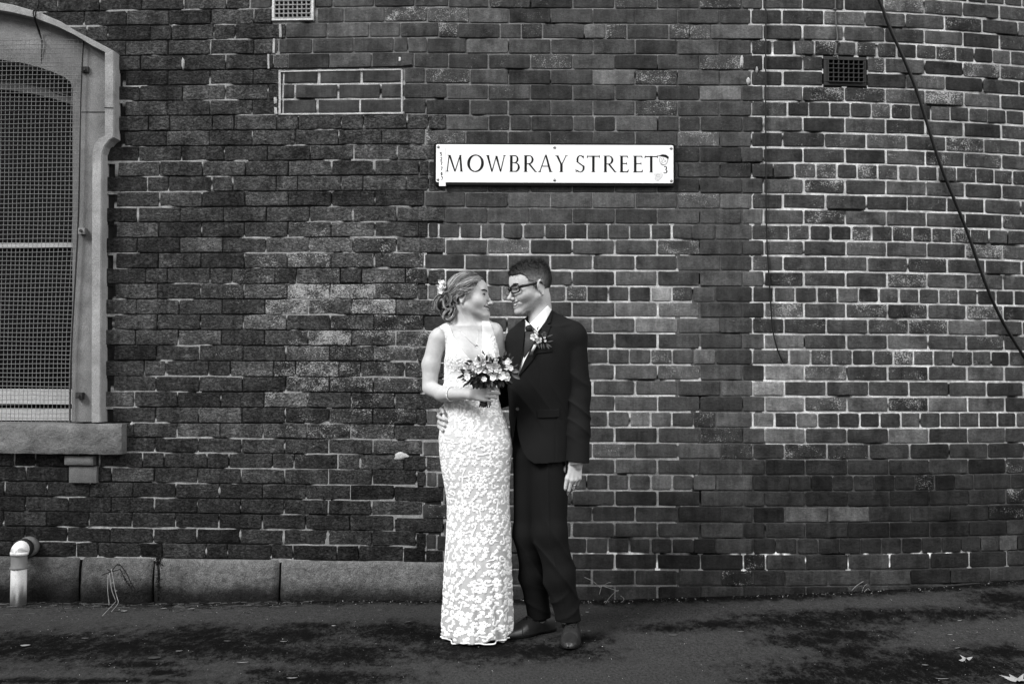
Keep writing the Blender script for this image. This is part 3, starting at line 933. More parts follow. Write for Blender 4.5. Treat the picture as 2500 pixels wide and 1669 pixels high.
M_VENTD = material('dark_terracotta_vent', 0.040, 0.8, 0.35, 40.0, 0.002, 150.0)
vent('air_vent', 'chipped white painted air vent at the top edge, square holes', VENT_P, 0, 8, 10, M_VENTW, 0.016, 0.002, M_DARK, 0.010, 0.0062, M_VENTG)
vent('air_vent', 'dark terracotta air vent with a thin wire in front, upper right', VENT_R, 0, 7, 5, M_VENTD, 0.020, 0.0, M_DARK, 0.002, 0.0040)
# thin wire clipped down the wall to the dark vent
vw = MB()
pts = [(2036, -160, .010), (2038, 0, .009), (2038, 25, .008), (2040, 60, .008), (2043, 90, .009), (2042, 104, .008), (2039, 122, .009), (2038, 134, .010), (2045, 146, .008), (2050, 154, -.006)]
tube(vw, catmull([W3(S_of(a, b), Z_of(a, b), o) for a, b, o in pts], 6), 0.0042, 6)
for (a, b) in ((2037, 25), (2042, 103), (2039, 135)):
    c = W3(S_of(a, b), Z_of(a, b), 0.006)
    box(vw, c[0] - 0.008, c[0] + 0.008, c[1] - 0.010, c[1] + 0.006, c[2] - 0.003, c[2] + 0.003)
o = vw.build('vent_wire', material('grey_lead_wire', 0.10, 0.5, 0.3, 30.0), None, smooth=True)
tag(o, 'thin grey wire clipped to the bricks above the dark air vent', 'wire')
# long cables
M_CAB = material('black_rubber_cable', 0.004, 0.45, 0.2, 20.0, spec=0.3)
c1 = MB()
pts = [(1864, -190, .012), (1864, 0, .010), (1868, 30, .012), (1868, 120, .012), (1868, 300, .012), (1869, 450, .012), (1870, 560, .012), (1874, 640, .012), (1880, 740, .014), (1884, 800, .016), (1892, 840, .018), (1902, 868, .016), (1910, 884, .010)]
tube(c1, catmull([W3(S_of(a, b), Z_of(a, b), o) for a, b, o in pts], 6), 0.0042, 6)
o = c1.build('hanging_cable', M_CAB, None, smooth=True)
tag(o, 'thin black cable hanging straight down with a loose curled end', 'cable')
c2 = MB()
pts = [(2060, -180), (2140, -4), (2168, 70), (2228, 208), (2290, 400), (2350, 550), (2400, 690), (2440, 780), (2500, 880), (2640, 1100), (2700, 1180)]
tube(c2, catmull([W3(S_of(a, b), Z_of(a, b), 0.018) for a, b in pts], 6), 0.0092, 8)
o = c2.build('diagonal_cable', M_CAB, None, smooth=True)
tag(o, 'thick black cable running diagonally down the right side of the wall', 'cable')

# ------------------------------------------------------------------ street name sign
SG = 0.022
sa, sb = S_of(SIGN_SRC[0]), S_of(SIGN_SRC[1])
sz1, sz0 = Z_of(1352, SIGN_SRC[2]), Z_of(1352, SIGN_SRC[3])
SIGN = empty('street_sign', tuple(W3((sa + sb) / 2, sz0, SG)))
tag(SIGN, 'long white street name plate with black border reading MOWBRAY STREET 3', 'street sign')
def rr_plate(name, s0, s1, z0, z1, r, o0, o1, mat, parent):
    n = 6; L = []
    for cx, cz, a0 in ((s1 - r, z1 - r, 0), (s0 + r, z1 - r, 90), (s0 + r, z0 + r, 180), (s1 - r, z0 + r, 270)):
        for q in range(n + 1):
            a = R(a0 + 90 * q / n); L.append((cx + r * math.cos(a), cz + r * math.sin(a)))
    L = np.array(L); m = len(L); mb = MB()
    mb.add(np.vstack([W3(L[:, 0], L[:, 1], o0), W3(L[:, 0], L[:, 1], o1)]), [tuple(range(m, 2 * m))] + [(i, (i + 1) % m, m + (i + 1) % m, m + i) for i in range(m)])
    return mb.build(name, mat, parent)
M_BLK = material('black_enamel', 0.008, 0.5, 0.2, 30.0)
M_WHT = material('white_sign_face', 0.80, 0.45, 0.03, 6.0, spec=0.3)
M_INK = material('sign_lettering', 0.012, 0.5, 0.1, 30.0)
rr_plate('border_plate', sa, sb, sz0, sz1, 0.014, SG - 0.020, SG, M_BLK, SIGN)
pxm = (sb - sa) / (2232 - 97)     # metres per unit of the sign's own drawing
def sxz(u, v):                    # drawing units (u right, v down)
    return sa + (u - 97) * pxm, sz1 - (v - 118 - (u - 97) * 0.0) * pxm
f0, f1 = sxz(117, 468), sxz(2215, 131)
rr_plate('face_plate', f0[0], f1[0], f0[1], f1[1], 0.008, SG, SG + 0.0025, M_WHT, SIGN)
# letters: each stroke is a polygon in the drawing; strokes of one letter overlap, so each gets its own tiny height
LET = MB(); _lh = [0.0]
def poly(mb, pts, o=None):
    _lh[0] = (_lh[0] + 0.00003) % 0.0006
    L = [sxz(*p) for p in pts]
    # orient counter-clockwise as seen from the front
    ar_ = sum(L[i][0] * L[(i + 1) % len(L)][1] - L[(i + 1) % len(L)][0] * L[i][1] for i in range(len(L)))
    if ar_ < 0: L = L[::-1]
    L = np.array(L)
    mb.add(W3(L[:, 0], L[:, 1], (SG + 0.0032 if o is None else o) + _lh[0]), [tuple(range(len(L)))])
def stroke(mb, x0, y0, x1, y1, w0, w1=None, o=None):
    w1 = w1 or w0
    if abs(y1 - y0) >= abs(x1 - x0) * 0.5: poly(mb, [(x0 - w0 / 2, y0), (x0 + w0 / 2, y0), (x1 + w1 / 2, y1), (x1 - w1 / 2, y1)], o)
    else: poly(mb, [(x0, y0 - w0 / 2), (x1, y1 - w1 / 2), (x1, y1 + w1 / 2), (x0, y0 + w0 / 2)], o)
def serif(mb, x, y, w, up=True, th=6):
    s = 1 if up else -1
    poly(mb, [(x - w / 2, y), (x + w / 2, y), (x + w * 0.2, y - s * th), (x - w * 0.2, y - s * th)])
def curve(mb, cx, cy, rx, ry, a0, a1, thin, thick, n=20, tilt=8, o=None):
    """stroke along an ellipse; thick at its sides, thin at top and bottom"""
    for i in range(n):
        qs = []
        for t in (i / n, (i + 1) / n):
            a = R(a0 + (a1 - a0) * t); w = thin + (thick - thin) * abs(math.cos(a + R(tilt))) ** 1.5
            qs.append((cx + (rx - w / 2) * math.cos(a), cy - (ry - w / 2) * math.sin(a), math.cos(a), math.sin(a), w))
        p, q = qs
        poly(mb, [(p[0] - p[2] * p[4] / 2, p[1] + p[3] * p[4] / 2), (p[0] + p[2] * p[4] / 2, p[1] - p[3] * p[4] / 2), (q[0] + q[2] * q[4] / 2, q[1] - q[3] * q[4] / 2), (q[0] - q[2] * q[4] / 2, q[1] + q[3] * q[4] / 2)], o)
T, Bm, TK, TN = 226, 373, 22, 11
def bar(mb, x, w=TK, s=34):
    stroke(mb, x, T, x, Bm, w); serif(mb, x, Bm, s); serif(mb, x, T, s, False)
def L_M(x0, x1):
    a, b = x0 + 24, x1 - 18
    stroke(LET, a + 8, T, a - 8, Bm, 8, 9); serif(LET, a - 8, Bm, 32)
    stroke(LET, a + 12, T, (a + b) / 2 + 2, Bm, 19, 12); stroke(LET, b - 12, T, (a + b) / 2 + 2, Bm, 9, 9)
    stroke(LET, b - 12, T, b, Bm, 16, 18); serif(LET, b, Bm, 36)
    serif(LET, a + 4, T, 28, False); serif(LET, b - 8, T, 26, False)
def L_O(x0, x1): curve(LET, (x0 + x1) / 2, (T + Bm) / 2 - 1, (x1 - x0) / 2, 78, 0, 360, 9, 25, 40)
def L_W(x0, x1):
    u = (x1 - x0)
    stroke(LET, x0 + 18, T, x0 + .31 * u, Bm, 20, 11); stroke(LET, x0 + .52 * u, T + 6, x0 + .31 * u, Bm, 8, 9)
    stroke(LET, x0 + .52 * u, T + 6, x0 + .73 * u, Bm, 18, 11); stroke(LET, x1 - 16, T, x0 + .73 * u, Bm, 8, 9)
    serif(LET, x0 + 18, T, 38, False); serif(LET, x1 - 16, T, 30, False)
def L_B(x0, x1):
    stroke(LET, x0 + 22, T, x0 + 22, Bm, TK); serif(LET, x0 + 18, Bm, 30); serif(LET, x0 + 18, T, 30, False)
    stroke(LET, x0 + 22, T + 4, x0 + 52, T + 4, 8); stroke(LET, x0 + 22, 293, x0 + 56, 293, 7); stroke(LET, x0 + 22, Bm - 4, x0 + 56, Bm - 4, 8)
    curve(LET, x0 + 50, 261, 36, 36, -90, 90, 7, 17, 14); curve(LET, x0 + 54, 332, x1 - x0 - 54, 42, -90, 90, 7, 19, 16)
def L_R(x0, x1):
    stroke(LET, x0 + 22, T, x0 + 22, Bm, TK); serif(LET, x0 + 22, Bm, 40); serif(LET, x0 + 18, T, 30, False)
    stroke(LET, x0 + 22, T + 4, x0 + 52, T + 4, 8); stroke(LET, x0 + 22, 300, x0 + 56, 300, 7)
    curve(LET, x0 + 50, 265, 42, 40, -90, 90, 7, 18, 16)
    stroke(LET, x0 + 52, 300, x1 - 10, Bm, 20, 16); poly(LET, [(x1 - 22, Bm - 8), (x1, Bm - 5), (x1, Bm), (x1 - 18, Bm)])
def L_A(x0, x1):
    m = (x0 + x1) / 2 + 2
    stroke(LET, m, T - 6, x0 + 18, Bm, 9, 8); stroke(LET, m, T - 6, x1 - 26, Bm, 14, 20)
    stroke(LET, x0 + 40, 322, x1 - 44, 322, 7); serif(LET, x0 + 18, Bm, 34); serif(LET, x1 - 24, Bm, 40)
def L_Y(x0, x1):
    m = (x0 + x1) / 2
    stroke(LET, m, 300, m, Bm, TK); serif(LET, m, Bm, 44)
    stroke(LET, x0 + 22, T, m, 308, 20, 16); stroke(LET, x1 - 18, T, m + 3, 308, 8, 9)
    serif(LET, x0 + 20, T, 38, False); serif(LET, x1 - 16, T, 30, False)
def L_S(x0, x1):
    m = (x0 + x1) / 2
    curve(LET, m + 1, 263, 35, 40, 40, 215, 7, 16, 16, 0); stroke(LET, m - 30, 280, m + 28, 322, 18, 19)
    curve(LET, m - 2, 334, 40, 42, -140, 32, 7, 17, 16, 0)
    poly(LET, [(m + 22, 232), (m + 30, 226), (m + 31, 254), (m + 27, 254)]); poly(LET, [(x0, 346), (x0 + 5, 346), (x0 + 12, 370), (x0 + 2, 372)])
def L_T(x0, x1):
    m = (x0 + x1) / 2
    stroke(LET, m, T, m, Bm, TK); serif(LET, m, Bm, 44); stroke(LET, x0 + 4, T + 6, x1 - 4, T + 6, 9)
    poly(LET, [(x0 + 2, T - 2), (x0 + 12, T + 2), (x0 + 6, T + 22), (x0, T + 24)]); poly(LET, [(x1, T - 4), (x1 - 12, T + 2), (x1 - 5, T + 20), (x1 - 1, T + 22)])
def L_E(x0, x1):
    stroke(LET, x0 + 22, T, x0 + 22, Bm, TK); serif(LET, x0 + 16, Bm, 30); serif(LET, x0 + 16, T, 30, False)
    for y, w in ((T + 4, x1 - 6), (295, x1 - 14), (Bm - 4, x1 - 4)):
        stroke(LET, x0 + 22, y, w, y, 8)
    poly(LET, [(x1 - 8, T), (x1 - 2, T + 20), (x1 - 6, T + 20), (x1 - 16, T + 7)])
    poly(LET, [(x1 - 14, 284), (x1 - 12, 306), (x1 - 16, 306), (x1 - 20, 295), (x1 - 18, 284)])
    poly(LET, [(x1 - 4, Bm), (x1 + 3, Bm - 24), (x1 - 2, Bm - 24), (x1 - 14, Bm - 7)])
L_M(200, 360); L_O(392, 540); L_W(555, 737); L_B(760, 858); L_R(887, 1008); L_A(1015, 1155); L_Y(1165, 1285)
LET.build('name_lettering', M_INK, SIGN); LET = MB()
L_S(1350, 1435); L_T(1450, 1565); L_R(1592, 1712); L_E(1735, 1818); L_E(1855, 1945); L_T(1960, 2078)
LET.build('name_lettering', M_INK, SIGN); LET = MB()
# small 3
curve(LET, 2143, 333, 16, 17, -80, 140, 6, 9, 12); curve(LET, 2142, 363, 20, 19, -150, 85, 6, 9.5, 14)
LET.build('district_number', M_INK, SIGN)
# number strip, with digits
st = MB(); poly(st, [(150, 150), (196, 150), (203, 502), (145, 502)], SG + 0.0042)
strip = st.build('number_sticker', material('paper_white', 0.86, 0.6, 0.02, 5.0), SIGN)
DG = MB(); OD = SG + 0.0052
def seg(a, b, c, d, w=6.5): 
    l = math.hypot(c - a, d - b); nx, ny = -(d - b) / l * w / 2, (c - a) / l * w / 2
    poly(DG, [(a + nx, b + ny), (c + nx, d + ny), (c - nx, d - ny), (a - nx, b - ny)], OD)
def dig(ch, x, y):
    if ch == '7': seg(x - 8, y + 2, x + 8, y + 2); seg(x + 7, y + 2, x - 2, y + 32)
    if ch == '5': seg(x + 7, y + 2, x - 6, y + 2); seg(x - 6, y + 2, x - 7, y + 15); curve(DG, x - 1, y + 22, 10, 11, -140, 120, 6.5, 6.5, 10, o=OD)
    if ch == '2': curve(DG, x, y + 9, 9, 9, -10, 170, 6.5, 6.5, 8, o=OD); seg(x + 7, y + 12, x - 7, y + 31); seg(x - 8, y + 31, x + 8, y + 31)
    if ch == '0': curve(DG, x, y + 17, 8, 17, 0, 360, 6.5, 6.5, 16, o=OD)
for ch, x, y in (('5', 161, 202), ('2', 163, 245), ('7', 164, 288), ('7', 166, 333), ('0', 167, 377), ('7', 170, 420)): dig(ch, x, y)
DG.build('strip_digits', M_INK, strip)
# two small stickers
def disc(mb, cx, cy, rx, ry, o, n=20, rot=0, a=None, j=0.0, seed=0):
    pts = []
    for i in range(n):
        t = 2 * math.pi * i / n; k = 1 + j * (float(vnoise(math.cos(t) * 2 + seed, math.sin(t) * 2, 0, 3)) - 0.5)
        x, y = rx * k * math.cos(t), ry * k * math.sin(t)
        pts.append((cx + x * math.cos(rot) - y * math.sin(rot), cy + x * math.sin(rot) + y * math.cos(rot)))
    poly(mb, pts, o)
sk = MB(); disc(sk, 2128, 262, 36, 46, SG + 0.0042, rot=0.35)
skp = sk.build('round_sticker', material('sticker_white', 0.74, 0.5, 0.05, 9.0), SIGN)
cp = MB(); OC = SG + 0.0050
curve(cp, 2128, 262, 37, 46, 150, 400, 2.5, 2.5, 20, o=OC)
poly(cp, [(2092, 222), (2118, 212), (2150, 216), (2176, 236), (2168, 254), (2140, 238), (2110, 232)], OC)
poly(cp, [(2076, 219), (2110, 224), (2108, 231), (2078, 223)], OC)
for a, b, c, d in ((2110, 262, 2122, 270), (2104, 280, 2118, 276), (2128, 245, 2124, 264), (2134, 262, 2150, 276), (2134, 280, 2150, 272), (2106, 292, 2128, 288), (2116, 245, 2108, 254)):
    w = 2.2; l = math.hypot(c - a, d - b); nx, ny = -(d - b) / l * w / 2, (c - a) / l * w / 2
    poly(cp, [(a + nx, b + ny), (c + nx, d + ny), (c - nx, d - ny), (a - nx, b - ny)], OC)
cp.build('line_drawing', M_INK, skp)
rp = MB(); poly(rp, [(2038, 384), (2060, 378), (2085, 380), (2110, 370), (2120, 388), (2112, 412), (2092, 432), (2078, 450), (2062, 428), (2048, 420), (2052, 400)], SG + 0.0042)
rpo = rp.build('torn_sticker', material('torn_paper', 0.62, 0.7, 0.12, 60.0), SIGN)
rq = MB(); curve(rq, 2080, 402, 17, 14, 20, 330, 2, 3, 12, o=SG + 0.005); curve(rq, 2070, 430, 22, 16, 150, 300, 2, 2, 8, o=SG + 0.005)
rq.build('faint_print', material('faded_ink', 0.30, 0.7, 0.2, 60.0), rpo)
M_SCREW = material('steel_screw', 0.30, 0.35, 0.3, 60.0, metal=0.8)
for u, v in ((136, 153), (136, 444), (1165, 154), (1165, 444), (2195, 158), (2197, 446)):
    s, z = sxz(u, v); mb = MB()
    V, Fc = [], []
    for j in range(4):
        for i in range(12):
            a = 2 * math.pi * i / 12; rr = 0.0085 * (1, 0.92, 0.6, 0.12)[j]
            V.append(W3(s + rr * math.cos(a), z + rr * math.sin(a), SG + 0.0026 + (0, 0.0022, 0.0038, 0.0042)[j]))
    mb.add(V, grid_faces(4, 12, True) + [tuple(range(36, 48))])
    mb.build('screw', M_SCREW, SIGN, smooth=True)

# ------------------------------------------------------------------ waste pipe at the left
PIPE = empty('waste_pipe', tuple(PG(46, 1475)))
tag(PIPE, 'white plastic waste pipe with an elbow standing against the plinth, lower left', 'pipe')
M_PVC = material('worn_white_plastic', 0.58, 0.55, 0.22, 20.0, 0.001, 150.0, attr=True, speck=0.2)
M_PVCG = material('grey_plastic_collar', 0.13, 0.5, 0.3, 30.0, attr=True)
M_PVCD = material('dark_plastic_fitting', 0.018, 0.5, 0.3, 30.0, attr=True)
PY = float(np.interp(-2.6, _xx, _yy)) - 0.115
PX = P(46, 1400, PY)[0]; zE = P(46, 1352, PY)[2]; zC = P(46, 1382, PY)[2]
pt_ = MB()
zs = np.linspace(-0.06, zC, 16); n = 20; V, A = [], []
for z in zs:
    for i in range(n):
        a = 2 * math.pi * i / n
        dirt = 1 / (1 + math.exp((z + 0.012 - 0.10 * float(fbm(math.cos(a) * 3, math.sin(a) * 3, z * 12, 4, 3))) * 60))
        V.append((PX + 0.0405 * math.cos(a), PY + 0.0405 * math.sin(a), z)); A.append([1 - 0.93 * dirt] * 3)
pt_.add(V, grid_faces(len(zs), n, True), A); pt_.build('pipe', M_PVC, PIPE, smooth=True)
cl_ = MB()
V = []; prof = [(0.0405, zC - 0.012), (0.046, zC - 0.010), (0.047, zC - 0.004), (0.0415, zC), (0.041, zE - 0.005)]
for r_, z in prof:
    for i in range(n): a = 2 * math.pi * i / n; V.append((PX + r_ * math.cos(a), PY + r_ * math.sin(a), z))
cl_.add(V, grid_faces(len(prof), n, True), np.array([1.0] * 3)); cl_.build('collar', M_PVCG, PIPE, smooth=True)
eb = MB()
pts = [np.array([PX, PY, zE - 0.004]), np.array([PX, PY, zE + 0.012])]
for q in range(1, 9):
    a = R(90 * q / 8); pts.append(np.array([PX, PY + 0.030 * (1 - math.cos(a)), zE + 0.002 + 0.022 * math.sin(a)]))
tube(eb, pts, 0.0455, 20); eb.build('elbow', M_PVC, PIPE, smooth=True)
ds = MB()
e = pts[-1]; d2 = np.array([0.04, 1.0, 0.0]); d2 /= np.linalg.norm(d2)
tube(ds, [e - d2 * 0.008, e + d2 * 0.022], 0.052, 20); tube(ds, [e + d2 * 0.02, e + d2 * 0.12], 0.043, 20)
ds.build('wall_branch', M_PVCD, PIPE, smooth=True)
mr_ = MB()
tube(mr_, [e + d2 * 0.045, e + d2 * 0.055, e + d2 * 0.09], [0.046, 0.056, 0.054], 18)
mr_.build('mortar_ring', material('rough_mortar', 0.10, 0.9, 0.6, 40.0, 0.006, 80.0), PIPE, smooth=True)

# ------------------------------------------------------------------ weeds
M_STEM = material('dry_straw_stem', 0.22, 0.8, 0.3, 60.0)
M_WEED = material('dark_weed', 0.014, 0.8, 0.4, 60.0)
M_WEEDL = material('weed_leaf', 0.035, 0.7, 0.4, 60.0)
def wp(px, py, Y): return P(px, py, Y)
def leaf_faces(mb, c, d, l, w, nrm=None):
    d = unit(d); nrm = unit(np.cross(d, RNG.normal(size=3))) if nrm is None else unit(nrm)
    s = np.cross(nrm, d)
    c = np.asarray(c)
    mb.add([c, c + d * l * .4 + s * w / 2 + nrm * w * .15, c + d * l, c + d * l * .4 - s * w / 2 + nrm * w * .15, c + d * l * .45 - nrm * w * .1], [(0, 4, 1), (4, 2, 1), (0, 3, 4), (4, 3, 2)])
W1 = empty('dead_weed', tuple(PG(285, 1466)))
tag(W1, 'bent dead weed with pale straw stalks against the plinth, lower left', 'weed')
a = MB()
for L in ([(267, 1398), (270, 1420), (273, 1440), (281, 1462), (282, 1468), (265, 1486), (250, 1502)], [(273, 1395), (276, 1410), (281, 1440), (286, 1458), (288, 1472), (272, 1492)], [(264, 1402), (263, 1440), (266, 1468), (266, 1476)], [(272, 1388), (274, 1405)], [(272, 1422), (277, 1421)], [(281, 1442), (286, 1441)]):
    pts = [wp(x, y, -0.10) if y < 1470 else PG(x, y, 0.006) for x, y in L]
    tube(a, catmull(pts, 4), np.linspace(0.0022, 0.0014, (len(pts) - 1) * 4 + 1), 5)
a.build('straw_stalk', M_STEM, W1, smooth=True)
a = MB()
for L in ([(249, 1403), (262, 1398), (270, 1395), (290, 1390), (294, 1389), (305, 1412), (320, 1435), (335, 1458), (342, 1468)], [(273, 1393), (285, 1378), (292, 1377), (307, 1396), (318, 1418), (330, 1440), (340, 1462)], [(285, 1378), (293, 1379)], [(262, 1388), (270, 1394)]):
    pts = [wp(x, y, -0.075) for x, y in L]
    tube(a, catmull(pts, 4), 0.0026, 5)
a.build('dark_stem', M_WEED, W1, smooth=True)
a = MB()
for i in range(150):
    t = rnd.random(); x = 296 + t * 44 + rnd.gauss(0, 4 + 4 * t); y = 1395 + t * 68 + rnd.gauss(0, 4)
    c = wp(x, y, -0.075 + rnd.uniform(-.02, .02)); leaf_faces(a, c, RNG.normal(size=3) + [0, 0, -0.4], rnd.uniform(.006, .016), rnd.uniform(.003, .006))
a.build('withered_leaves', M_WEED, W1)
W2 = empty('creeping_weed', tuple(PG(388, 1466)))
tag(W2, 'dark creeping weed growing in the joint between two plinth stones', 'weed')
a, b = MB(), MB()
for j in range(5):
    pts = [wp(388 + rnd.uniform(-3, 3) + (j - 2) * (1460 - y) * 0.02, y, -0.065 if y > 1362 else -0.03) for y in (1466, 1440, 1410, 1380, 1362, 1350 - j * 4)]
    tube(a, catmull(pts, 4), 0.0025, 5)
for i in range(330):
    y = rnd.choice((rnd.uniform(1360, 1378), rnd.uniform(1395, 1460), rnd.uniform(1340, 1460)))
    x = 387 + rnd.gauss(0, 3.4 if y > 1380 else 5) + (rnd.uniform(0, 22) if y < 1357 else 0)
    c = wp(x, y, (-0.07 if y > 1360 else -0.03) + rnd.uniform(-.015, .005)); leaf_faces(b, c, RNG.normal(size=3), rnd.uniform(.006, .016), rnd.uniform(.004, .008))
a.build('stem', M_WEED, W2, smooth=True); b.build('leaves', M_WEED, W2)
W3_ = empty('wall_foot_weed', tuple(PG(1505, 1460)))
tag(W3_, 'scraggly dry weed at the foot of the wall right of the groom', 'weed')
a, b = MB(), MB()
for L in ([(1427, 1408), (1446, 1417), (1462, 1430), (1466, 1432), (1484, 1422), (1492, 1421)], [(1469, 1427), (1466, 1440), (1463, 1450)], [(1478, 1473), (1488, 1458), (1503, 1443), (1511, 1440)], [(1474, 1430), (1495, 1437), (1509, 1442)], [(1515, 1453), (1523, 1460), (1521, 1466), (1516, 1469)]):
    pts = [wp(x, y, -0.10) for x, y in L]; tube(a, catmull(pts, 4), 0.0014, 5)
for i in range(170):
    x = rnd.gauss(1500, 20); y = rnd.gauss(1462, 9)
    c = wp(x, min(y, 1474), -0.10 + rnd.uniform(-.06, .05)); leaf_faces(b, c, RNG.normal(size=3) + [0, 0, .5], rnd.uniform(.006, .015), rnd.uniform(.002, .005))
a.build('straw_stalk', M_STEM, W3_, smooth=True); b.build('leaves', M_WEEDL, W3_)
W4 = empty('small_weed', tuple(PG(2107, 1452)))
tag(W4, 'small dark tuft of weed at the foot of the curved wall, right', 'weed')
a, b = MB(), MB()
Y4 = float(np.interp(P(2107, 1430, 0)[0], _xx, _yy)) - 0.03
for L in ([(2080, 1440), (2092, 1428), (2108, 1418)], [(2104, 1446), (2110, 1430), (2120, 1424)], [(2108, 1446), (2118, 1436), (2124, 1440)]):
    tube(a, catmull([wp(x, y, Y4) for x, y in L], 4), 0.0016, 5)
for i in range(70):
    c = wp(rnd.gauss(2108, 9), rnd.gauss(1437, 7), Y4 + rnd.uniform(-.03, .02)); leaf_faces(b, c, RNG.normal(size=3) + [0, 0, .5], rnd.uniform(.006, .015), rnd.uniform(.003, .006))
a.build('stem', M_STEM, W4, smooth=True); b.build('leaves', M_WEED, W4)

# ------------------------------------------------------------------ litter along the foot of the wall
lt = MB()
for i in range(2600):
    px = rnd.uniform(-60, 2560)
    s = S_of(px); x, y = W(s)
    pl = s < -0.45
    dn = abs(rnd.gauss(0, 0.09 if px < 700 else 0.045)) + (0.05 if pl else 0.012)
    x, y = x + rnd.uniform(-.02, .02), y - dn
    sz = rnd.uniform(0.0012, 0.0042); c = np.array([x, y, float(ground_z(x, y)) + sz * 0.5])
    q = np.array([[1, 0, 0], [-1, 0, 0], [0, 1, 0], [0, -1, 0], [0, 0, .6], [0, 0, -.6]]) * sz * RNG.uniform(.6, 1.4, (6, 1)) + c
    v = rnd.choice((0.01, 0.02, 0.04, 0.10, 0.3)) if rnd.random() < 0.35 else 0.008
    lt.add(q, [(0, 2, 4), (2, 1, 4), (1, 3, 4), (3, 0, 4), (2, 0, 5), (1, 2, 5), (3, 1, 5), (0, 3, 5)], np.array([v] * 3))
for i in range(260):
    px = rnd.uniform(-60, 760); s = S_of(px); x, y = W(s); y -= abs(rnd.gauss(0, .09)) + .06
    a_ = rnd.uniform(-.5, .5); l = rnd.uniform(.02, .07); z = float(ground_z(x, y)) + .003
    tube(lt, [(x, y, z), (x + l * math.cos(a_), y + l * math.sin(a_), z + rnd.uniform(0, .006))], 0.0009, 4, np.array([rnd.choice((.01, .03, .10))] * 3))
o = lt.build('grit', material('grit_and_debris', 1.0, 0.9, 0.3, 90.0, attr=True), None)
tag(o, 'loose grit and dry plant debris along the foot of the wall', 'debris', kind='stuff')
sp_ = MB()
for i in range(900):
    x, y = rnd.uniform(-2.6, 2.6), rnd.uniform(-1.75, -0.15)
    sz = rnd.uniform(0.0007, 0.0019); c = np.array([x, y, float(ground_z(x, y)) + sz * .4])
    q = np.array([[1, 0, 0], [-1, 0, 0], [0, 1, 0], [0, -1, 0], [0, 0, .6], [0, 0, -.6]]) * sz * RNG.uniform(.6, 1.4, (6, 1)) + c
    v = rnd.choice((.05, .1, .3, .6)); sp_.add(q, [(0, 2, 4), (2, 1, 4), (1, 3, 4), (3, 0, 4), (2, 0, 5), (1, 2, 5), (3, 1, 5), (0, 3, 5)], np.array([v] * 3))
o = sp_.build('loose_chippings', bpy.data.materials['grit_and_debris'], None)
tag(o, 'tiny pale stone chippings scattered over the pavement', 'chippings', kind='stuff')

# ------------------------------------------------------------------ fallen leaves
M_LEAF = material('dry_leaf', 0.16, 0.75, 0.3, 70.0, 0.001, 200.0, attr=True)
def small_leaf(name, px, py, lpx, ang, wr, tone, label, curl=0.25):
    c = PG(px, py); c[2] = float(ground_z(c[0], c[1])) + 0.004
    l = lpx / F_PX * (c[1] + 5.4); n = 9; V = []
    e = empty(name, tuple(c)) if False else None
    for i in range(n):
        t = i / (n - 1); w = l * wr * math.sin(math.pi * t) ** 0.8 * (1 - 0.3 * t) + 0.0006
        for j in (-1, 0, 1):
            x, y, z = (t - .5) * l, j * w / 2, 0.004 + l * curl * (abs(j) * 0.12 + 0.5 * (t - .4) ** 2)
            V.append((c[0] + x * math.cos(ang) - y * math.sin(ang), c[1] + x * math.sin(ang) + y * math.cos(ang), c[2] + z - 0.002))
    o = MB().add(V, [q[::-1] for q in grid_faces(n, 3)], np.array([tone] * 3)).build(name, M_LEAF, None, smooth=True)
    tag(o, label, 'leaf', 'fallen leaves on the pavement')
LV = [(303, 1476, 15, 0.3, .8, 1.6, 'small pale oval leaf at the foot of the bent dead weed'),
      (400, 1472, 16, .15, .28, 1.7, 'thin pale leaf beside the creeping weed in the plinth'),
      (467, 1475, 17, .5, .3, 1.6, 'slim pale leaf lying right of the creeping weed'),
      (62, 1570, 24, .1, .75, 1.5, 'broad pale leaf on the wet patch at the far left'),
      (208, 1550, 18, .05, .18, 1.2, 'narrow leaf on the dark wet patch below the pipe'),
      (437, 1588, 17, .2, .35, 1.3, 'slim curled leaf just in front of the long wet patch'),
      (592, 1619, 30, .02, .12, 1.6, 'straight thin pale leaf in the left foreground'),
      (815, 1528, 12, -.2, .7, 1.6, 'small round pale leaf left of the bride\'s hem'),
      (692, 1566, 18, -.15, .2, 1.7, 'thin bright leaf midway between the pipe and the bride'),
      (555, 1563, 18, -.1, .2, 1.0, 'dull narrow leaf in the middle of the wet patch'),
      (713, 1658, 26, .05, .18, 2.2, 'bright white sliver of leaf at the bottom edge'),
      (926, 1491, 10, 0, .3, 1.4, 'short pale leaf near the plinth left of the bride'),
      (995, 1520, 16, .4, .2, .9, 'faint thin leaf close to the bride\'s hem'),
      (1434, 1496, 10, 0, .5, 2.4, 'small bright leaf beside the groom\'s trouser leg'),
      (1438, 1542, 8, 0, .8, 1.2, 'tiny leaf beside the groom\'s front shoe'),
      (1643, 1555, 22, -.05, .16, 1.0, 'thin dull leaf on dry asphalt right of the groom'),
      (1808, 1550, 16, -.1, .2, 1.2, 'narrow leaf left of the right-hand wet patch'),
      (2320, 1565, 12, 0, .4, 1.6, 'short pale leaf between the two right-hand wet patches'),
      (2343, 1537, 12, .2, .4, 1.5, 'small ragged leaf at the edge of the upper right wet patch'),
      (2337, 1593, 17, .3, .2, 1.3, 'curved thin leaf above the star-shaped leaf'),
      (2300, 1661, 32, -.12, .18, 1.2, 'long thin leaf at the bottom edge, right'),
      (2259, 1629, 16, -.4, .7, .8, 'grey crumpled leaf on the bottom right wet patch'),
      (377, 1606, 34, .1, .7, .28, 'dark crumpled leaf in front of the long wet patch')]
for (px, py, lp, an, wr_, tn, lb) in LV: small_leaf('fallen_leaf', px, py, lp, an, wr_, tn * .85, lb)
